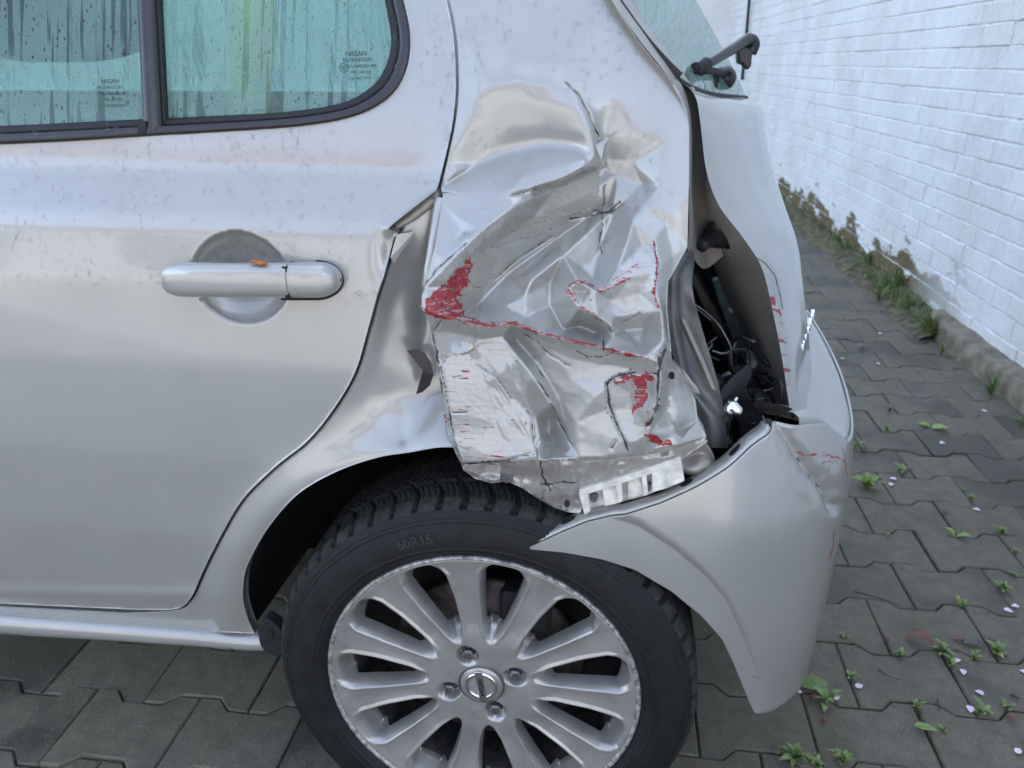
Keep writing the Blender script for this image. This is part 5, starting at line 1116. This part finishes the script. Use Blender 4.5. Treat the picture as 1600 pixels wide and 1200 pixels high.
beads('water_drops', [([(-20, 230), (240, 216), (470, 202), (560, 190), (640, 140), (650, 40), (690, -20), (712, 60), (712, 160), (690, 280), (600, 350), (560, 360), (-20, 380)], 1500, .0005, .0026),
                      ([(-20, 370), (620, 350), (600, 420), (580, 480), (-20, 440)], 800, .0005, .0024), ([(-20, 430), (560, 470), (520, 620), (-20, 640)], 90, .0004, .0013)], door, S_door, None)
beads('water_drops', [([(705, -20), (930, -20), (1000, 70), (1070, 180), (1072, 370), (960, 330), (880, 120), (760, 110), (725, 200)], 420, .0005, .0028), ([(700, 200), (900, 200), (900, 290), (700, 400)], 130, .0005, .0024), ([(900, 330), (1030, 340), (1020, 560), (860, 540)], 60, .0006, .0026), ([(700, 540), (1000, 560), (960, 700), (740, 710)], 70, .0004, .0012)], quarter, None, C_d)
beads('glass_drops', [([(-20, 195), (-20, -20), (214, -20), (224, 184)], 420, .0005, .0019), ([(256, 182), (250, -20), (596, -20), (606, 70), (585, 128), (530, 158)], 700, .0005, .0020)], car, None, lambda a, b_: .0095 + 0 * a)
beads('trim_drops', [([(0, 200), (215, 190), (215, 208), (0, 218)], 45, .0006, .0022), ([(216, 0), (240, 0), (250, 190), (226, 190)], 22, .0006, .0022), ([(616, 20), (636, 40), (634, 110), (612, 130)], 40, .0005, .0016)], car, None, lambda a, b_: -.0045 + 0 * a)
hd = onS(np.array([270.]), np.array([437.]))
def handle_d(px, py):
    off = np.interp(px, [256, 280, 310, 370, 451, 456, 480, 520], [.013, .021, .027, .030, .027, .024, .019, .012]); dep = np.interp(px, [256, 280, 520], [.006, .012, .014])
    return -off - dep * np.sqrt(np.clip(1 - (np.abs(py - 437) / 28) ** 2.6, 0, 1)) ** .8
beads('handle_drops', [([(264, 416), (448, 414), (448, 436), (264, 440)], 80, .0005, .0020), ([(262, 432), (448, 436), (448, 458), (272, 456)], 22, .0005, .0018), ([(458, 416), (516, 418), (518, 452), (458, 456)], 34, .0005, .0019)], door, None, handle_d)

# ------------------------------------------------------------------ small things on and around the car
def leaf_mat(name, c0, c1, rough=.5):
    m, nt, b = new_mat(name); c = coords(nt); f = noise(nt, 120, 4, .6, c); info = nt.nodes.new('ShaderNodeObjectInfo')
    col = ramp(nt, f, .3, .7, c0 + (1,), c1 + (1,)); col = mixc(nt, mth(nt, 'MULTIPLY', info.outputs['Random'], .45), col, tuple(v * .55 for v in c0) + (1,))
    nt.links.new(col, b.inputs['Base Color']); b.inputs['Roughness'].default_value = rough; b.inputs['Subsurface Weight'].default_value = 0.0
    bump(nt, b, f, .3, .001); return m
M['leaf'] = leaf_mat('weed_leaf', (.13, .20, .055), (.24, .33, .11))
M['leafdark'] = leaf_mat('grass_blade', (.085, .15, .035), (.19, .28, .075))
M['yleaf'] = leaf_mat('fresh_leaf', (.17, .27, .06), (.28, .40, .11))
M['brown'] = leaf_mat('dry_brown_leaf', (.10, .035, .025), (.26, .12, .09))
M['grey'] = leaf_mat('withered_grey_leaf', (.06, .058, .055), (.17, .16, .15))
M['petal'] = leaf_mat('pale_petal', (.72, .62, .70), (.86, .80, .86))
M['bud'] = leaf_mat('bud_scale', (.22, .055, .010), (.42, .15, .03))
M['twig'] = simple('twig_bark', (.06, .045, .03), .9)

def blade_mesh(name, mat, L, W, curl, fold=.15, tip=1.0, n=7, lobes=0):
    V = []; Fc = []
    for i in range(n):
        t = i / (n - 1); w = W * (math.sin(math.pi * min(1, .08 + .92 * t ** .75)) ** .8) * (1 if not lobes else (.72 + .28 * abs(math.cos(t * math.pi * lobes)))); w = max(w, W * .04)
        z = curl * math.sin(t * math.pi * .9) * L; x = t * L
        for s in (-1, 0, 1): V.append((x, s * w, z + abs(s) * fold * w))
    m = len(V); V += [(x, y, z - .0004) for x, y, z in V]
    for i in range(n - 1):
        for s in range(2):
            a = i * 3 + s; Fc.append((a, a + 3, a + 4, a + 1)); Fc.append((m + a, m + a + 1, m + a + 4, m + a + 3))
    me = bpy.data.meshes.new(name); me.from_pydata(V, [], Fc); me.update(); me.materials.append(M[mat]); me.polygons.foreach_set('use_smooth', [True] * len(me.polygons)); return me
B_small = [blade_mesh('leaf', 'leaf', .020, .0048, .25), blade_mesh('leaf', 'leaf', .016, .0052, .18), blade_mesh('leaf', 'leaf', .025, .0042, .32)]
B_big = [blade_mesh('leaf', 'yleaf', .060, .013, .22, .2), blade_mesh('leaf', 'yleaf', .045, .012, .3, .2)]
B_grass = [blade_mesh('blade', 'leafdark', .11, .0032, .12, .5), blade_mesh('blade', 'leafdark', .08, .0030, .2, .5), blade_mesh('blade', 'leaf', .09, .0034, .15, .5)]
def plant(name, px, py, label, cat, group, blades, n, tilt, sc=1.0, P=None):
    P = atZ(px, py, .001) if P is None else P
    e = empty(name, tuple(P), label, cat, group)
    a0 = rnd.uniform(0, 6.28)
    for k in range(n):
        o = obj(blades[0].name.split('.')[0], rnd.choice(blades), e); o.location = Vector(P) + Vector((rnd.uniform(-1, 1), rnd.uniform(-1, 1), 0)) * .003 * sc
        s = sc * rnd.uniform(.7, 1.15); o.scale = (s, s, s)
        o.rotation_euler = Euler((rnd.uniform(-.25, .25), -R(rnd.uniform(*tilt)), a0 + 6.28 * k / n + rnd.uniform(-.35, .35)))
    return e
G1 = 'small weeds growing in the paving joints'
weeds = [(1354, 762, 'broad leaved light green seedling beside the bumper edge', B_big, 7, 1.2), (1408, 738, 'small weed with a pale twig behind the broad leaved seedling', B_small, 6, 1.2),
 (1506, 766, 'tiny weed pair on a joint below the right hand kerb, upper one', B_small, 5, .8), (1516, 780, 'tiny weed on a joint just below another tiny weed near the kerb', B_small, 6, .9), (1492, 838, 'single yellow green leaf sprout in a joint above the brown leaf', B_big, 2, .6),
 (1564, 832, 'small rosette weed in the zigzag joint at the right edge, topmost', B_small, 9, 1.1), (1585, 864, 'small weed in the straight joint at the right edge, below the topmost rosette', B_small, 6, .8), (1583, 900, 'flat weed sprig at the right edge between two straight joints', B_small, 7, .9),
 (1566, 922, 'rosette weed with long leaves left of the petal cluster at the right edge', B_small, 10, 1.2), (1500, 946, 'pale rosette weed on the zigzag joint above the grey leaf', B_small, 9, 1.1), (1405, 1024, 'small rosette weed left of the curled brown leaf', B_small, 9, 1.0),
 (1472, 1020, 'tall loose weed growing right beside the curled brown leaf', B_small, 14, 1.3), (1484, 1040, 'low weed with pale petal under the loose tall weed', B_small, 7, 1.0), (1555, 1020, 'bushy weed right of the withered grey leaf', B_small, 14, 1.3), (1522, 1030, 'thin flat sprig between the grey leaf and the bushy weed', B_small, 5, 1.0),
 (1535, 1115, 'weed with long oval leaves and a petal in the lower right paving', B_small, 11, 1.5), (1572, 1106, 'small weed with a brown leaf beneath it at the lower right', B_small, 9, 1.0), (1432, 1105, 'slender upright weed on the joint above the single green leaf', B_small, 7, 1.0),
 (1318, 994, 'tiny sprout at the joint corner just right of the bumper', B_small, 4, .8), (1330, 1058, 'tiny weed on the straight joint right of the bumper bottom', B_small, 6, .9), (1290, 1098, 'leafy weed with petals below the large crinkled green leaf', B_small, 8, 1.4),
 (1240, 1186, 'dense weed cluster at the bottom frame edge, left one', B_small, 14, 1.3), (1318, 1190, 'dense weed cluster at the bottom frame edge, right one', B_small, 13, 1.3), (1275, 1196, 'dense weed cluster at the bottom frame edge between the other two', B_small, 12, 1.2), (1390, 642, 'yellowish moss tuft on the dark paving near the kerb end', B_small, 8, 1.2), (1336, 700, 'olive weed close beside the bumper above the seedling', B_big, 3, .7), (1386, 672, 'small dull green sprig on dark wet paving', B_small, 5, 1.0), (1475, 1142, 'weed sprig in the joint right below the single fallen green leaf', B_small, 4, .8), (1388, 838, 'brownish green tuft in a joint right of the bumper', B_small, 5, .8)]
for px, py, lab, bl_, n, sc in weeds:
    plant('weed', px, py, lab, 'weed', G1, bl_, n, (8, 50) if bl_ is B_small else (15, 45), sc * rnd.uniform(.75, 1.05))
G2 = 'grass and weeds along the foot of the wall'
labs = ['grass tuft at the near kerb front, rightmost of the row along the wall', 'dark bushy grass clump standing at the end of the concrete kerb', 'yellow flowered grass tuft just below the dark bushy clump']
tufts = [(1548, 618, 14, .75, labs[0]), (1450, 528, 34, 1.0, labs[1]), (1470, 556, 9, .6, labs[2]), (1396, 462, 30, 1.0, 'broad green tuft left of the dark bushy clump at the wall foot'), (1372, 470, 12, .7, 'small tuft with yellow tips beside the broad green tuft'), (1355, 425, 22, .9, 'grass tuft third from the dark bushy clump along the wall'), (1336, 405, 22, .9, 'grass tuft fourth from the dark bushy clump along the wall'), (1312, 388, 20, .9, 'grass tuft fifth from the dark bushy clump along the wall'), (1290, 368, 20, .9, 'grass tuft sixth from the dark bushy clump along the wall'), (1268, 345, 22, 1.2, 'tall grass tuft close behind the tailgate edge at the wall foot'), (1258, 333, 20, 1.3, 'farthest grass tuft at the wall foot beside the tailgate'), (1246, 322, 18, 1.5, 'last grass tuft glimpsed just past the tailgate side'), (1280, 356, 14, 1.0, 'low grass tuft between the tall tuft and the sixth tuft at the wall'), (1301, 378, 14, .8, 'thin pale grass tuft between the fifth and sixth tufts'), (1324, 398, 14, .8, 'thin pale grass tuft between the fourth and fifth tufts'), (1420, 490, 12, .7, 'sparse grass tuft just left of the dark bushy clump'), (1595, 668, 8, .5, 'small grass tuft at the right frame edge below the kerb')]
for px, py, n, sc, lab in tufts:
    plant('grass_tuft', px, py, lab, 'grass', G2, B_grass, int(n * 1.5), (25, 80), sc * (1.7 if px < 1440 else 1.3))

# fallen leaves, petals, twigs
def fallen(name, px, py, mat, L, W, rot, label, cat, group, curl=.12, lobes=0, fold=.2, z=.006, tilt=0.0):
    P = atZ(px, py, z); me = blade_mesh(name, mat, L, W, curl, fold, lobes=lobes, n=9)
    for v in me.vertices: v.co += Vector((-L / 2, 0, .0006 * math.sin(v.co.x * 300) + .0005))
    o = obj(name, me, None, label=label, cat=cat, group=group); o.location = P; o.rotation_euler = Euler((tilt, 0, R(rot))); return o
GL = 'fallen leaves on the paving'
fallen('fallen_leaf', 1437, 1003, 'brown', .052, .014, -28, 'curled reddish brown dry leaf on the paving', 'leaf', GL, .28, 3, .55)
fallen('fallen_leaf', 1522, 1006, 'grey', .044, .012, -10, 'withered dark grey leaf beside the bushy weed', 'leaf', GL, .12, 2)
fallen('fallen_leaf', 1500, 999, 'brown', .022, .006, -8, 'small rusty leaf scrap touching the grey leaf on its left', 'leaf', GL, .2)
fallen('fallen_leaf', 1447, 1138, 'leaf', .036, .0085, -14, 'single smooth green leaf lying across a joint low in the paving', 'leaf', GL, .06)
fallen('fallen_leaf', 1274, 1072, 'leaf', .050, .021, 8, 'large crinkled green leaf at the foot of the bumper', 'leaf', GL, .16, 4)
fallen('fallen_leaf', 1443, 664, 'yleaf', .034, .016, 150, 'pale green lobed leaf on dark wet paving, left of a pair', 'leaf', GL, .1, 2)
fallen('fallen_leaf', 1470, 669, 'yleaf', .050, .018, 4, 'pale green lobed leaf on dark wet paving, right of a pair', 'leaf', GL, .1, 3)
fallen('fallen_leaf', 1323, 655, 'yleaf', .030, .012, -30, 'light green leaf half hidden behind the bumper side', 'leaf', GL, .1)
fallen('fallen_leaf', 1548, 1001, 'brown', .016, .006, 60, 'little orange brown scrap above the bushy weed', 'leaf', GL, .3)
fallen('fallen_leaf', 1386, 1000, 'brown', .014, .006, 40, 'little orange brown scrap on the straight joint above a rosette', 'leaf', GL, .3)
fallen('fallen_leaf', 1288, 1128, 'brown', .012, .006, 20, 'tiny brown bud scale on the paving under the crinkled leaf', 'leaf', GL, .4)
fallen('fallen_leaf', 1582, 1122, 'brown', .020, .006, -40, 'rust brown leaf under the small weed at the lower right', 'leaf', GL, .2)
fallen('fallen_leaf', 1475, 800, 'brown', .014, .008, 70, 'orange bud scale in a joint in the upper paving', 'leaf', GL, .4)
fallen('fallen_leaf', 1408, 678, 'brown', .016, .008, 10, 'orange brown leaf bit on the dark wet paving', 'leaf', GL, .3)
fallen('fallen_leaf', 1272, 1092, 'brown', .020, .007, -50, 'brown scrap tucked under the crinkled green leaf', 'leaf', GL, .3)
fallen('fallen_leaf', 1348, 541, 'brown', .040, .014, 5, 'dark dead leaf on the paving beyond the tailgate badge', 'leaf', GL, .2)
for px, py in [(1495, 1032), (1343, 1072), (1516, 1108), (1591, 1173), (1576, 954), (1586, 947), (1505, 1050), (1530, 1082), (1247, 1080), (1305, 1088), (1392, 757), (1472, 692), (1525, 796), (1375, 521), (1316, 560), (1372, 568), (1324, 676), (1395, 748), (1538, 642), (1600, 1050)]:
    s = rnd.uniform(.8, 1.2)
    fallen('petal', px, py, 'petal', .017 * s, .0065 * s, rnd.uniform(0, 360), 'small pale pink petal lying on the grey paving', 'petal', 'fallen petals', .05, 0, .06, .003)
def twig(pts, r, label):
    P = atZ(np.array([p[0] for p in pts], float), np.array([p[1] for p in pts], float), .004); b = MB(); b.tube(catmull(P, 14), np.linspace(r, r * .5, 14), 6); b.build('twig', M['twig'], None, True, label=label, cat='twig', group='twigs on the paving')
twig([(1372, 1046), (1388, 1056), (1408, 1062)], .0012, 'thin dark twig on the paver below the rosette')
twig([(1408, 745), (1418, 736), (1428, 732)], .0022, 'pale short twig beside the small weed near the seedling')
twig([(1465, 1092), (1467, 1110)], .0014, 'short dark stick standing across the zigzag joint')
twig([(1335, 924), (1358, 930), (1385, 938), (1405, 946)], .0016, 'long brown twig lying in the zigzag joint right of the bumper')
twig([(1580, 1085), (1594, 1092)], .0022, 'stubby dark twig at the right frame edge')
twig([(1338, 674), (1346, 686), (1354, 706)], .0014, 'dark thin twig beside the bumper in the wet paving')
# thin grass and moss that nobody could count
gs = MB(); r7 = random.Random(17)
def tuft_blade(P, h, w, a, lean):
    d = np.array([math.cos(a), math.sin(a), 0]); s = np.array([-math.sin(a), math.cos(a), 0]) * w
    p1 = P + d * lean * h * .35 + np.array([0, 0, h * .6]); p2 = P + d * lean * h + np.array([0, 0, h])
    gs.add([P - s, P + s, p1 + s * .7, p1 - s * .7, p2], [(0, 1, 2, 3), (3, 2, 4)])
for k in range(1900):
    t = .85 + 6.5 * r7.random() ** 1.15; dens_ = float(vnoise(np.array([t * 3.0]), np.array([.5]), 71)[0])
    if dens_ < r7.uniform(-.9, .5): continue
    P = wp(t, WALL_OFF - abs(r7.gauss(.035, .04)), .02); tuft_blade(P, r7.uniform(.015, .085), r7.uniform(.0012, .0028), r7.uniform(0, 6.28), r7.uniform(.1, .8))
gs.build('wall_foot_grass', M['leafdark'], None, True, label='thin green grass growing all along the foot of the white wall', cat='grass', kind='stuff')
gs = MB()
for k in range(1500):
    j = r7.randrange(-3, 22); i = r7.randrange(-2, 6)
    if r7.random() < .5: u = (i + .5 * (j % 2)) * L_; v = j * W_ + r7.uniform(-.5, .5) * W_
    else:
        q = r7.uniform(-.5, .5) * L_; u = (i + .5 + .5 * (j % 2)) * L_ + q; aq = abs(q); v = j * W_ + W_ / 2 + A_ * (1 if aq > .0625 else -1 if aq < .0375 else (aq - .05) / .0125)
    x = ORG[0] + u * math.cos(PHI) - v * math.sin(PHI); y = ORG[1] + u * math.sin(PHI) + v * math.cos(PHI)
    if float(vnoise(np.array([x * 4.0]), np.array([y * 4.0]), 72)[0]) < r7.uniform(-.2, .7): continue
    tuft_blade(np.array([x + r7.uniform(-.002, .002), y + r7.uniform(-.002, .002), -.004]), r7.uniform(.004, .011), r7.uniform(.0010, .0024), r7.uniform(0, 6.28), r7.uniform(.3, 1.4))
gs.build('joint_moss', M['leafdark'], None, True, label='sparse moss and seedlings filling the paving joints', cat='moss', kind='stuff')
# grit scattered over the paving
gr = MB()
for k in range(1500):
    if k % 3: px, py = rnd.uniform(1180, 1640), rnd.uniform(420, 1230)
    else: px, py = rnd.uniform(-40, 480), rnd.uniform(1020, 1230)
    P = atZ(px, py, .001); s = rnd.uniform(.0005, .0016); a = Euler((rnd.random() * 6, rnd.random() * 6, rnd.random() * 6)).to_matrix()
    gr.add([np.array(a @ Vector(v)) * s + P for v in ((1, 0, 0), (-1, .2, 0), (0, 1, .1), (0, -1, 0), (0, 0, .8), (.1, 0, -.8))], [(0, 2, 4), (2, 1, 4), (1, 3, 4), (3, 0, 4), (2, 0, 5), (1, 2, 5), (3, 1, 5), (0, 3, 5)])
gr.build('grit', simple('pale_grit', (.26, .25, .22), .9, 0, 0, .5, 300), None, False, label='pale grit scattered over the paving', cat='grit', kind='stuff')
# orange bud resting on the door handle
P = onS(404, 410, -.040)
b = MB(); th = np.linspace(0, 2 * math.pi, 12, endpoint=False); G = []
for t in np.linspace(0, 1, 12):
    r = .0036 * math.sin(math.pi * (.06 + .9 * t)) ** .7; G.append([P + np.array([(t - .5) * .022, r * math.cos(a) * 1.2, r * .75 * math.sin(a) * (1 + .3 * math.sin(9 * t + a * 2)) + .001 * math.sin(t * 7)]) for a in th])
b.grid(np.array(G), closed_v=True); b.build('fallen_bud', M['bud'], None, True, label='orange brown bud scale resting on top of the door handle', cat='bud')
for o in bpy.data.objects:
    if '_at' in o.keys(): del o['_at']
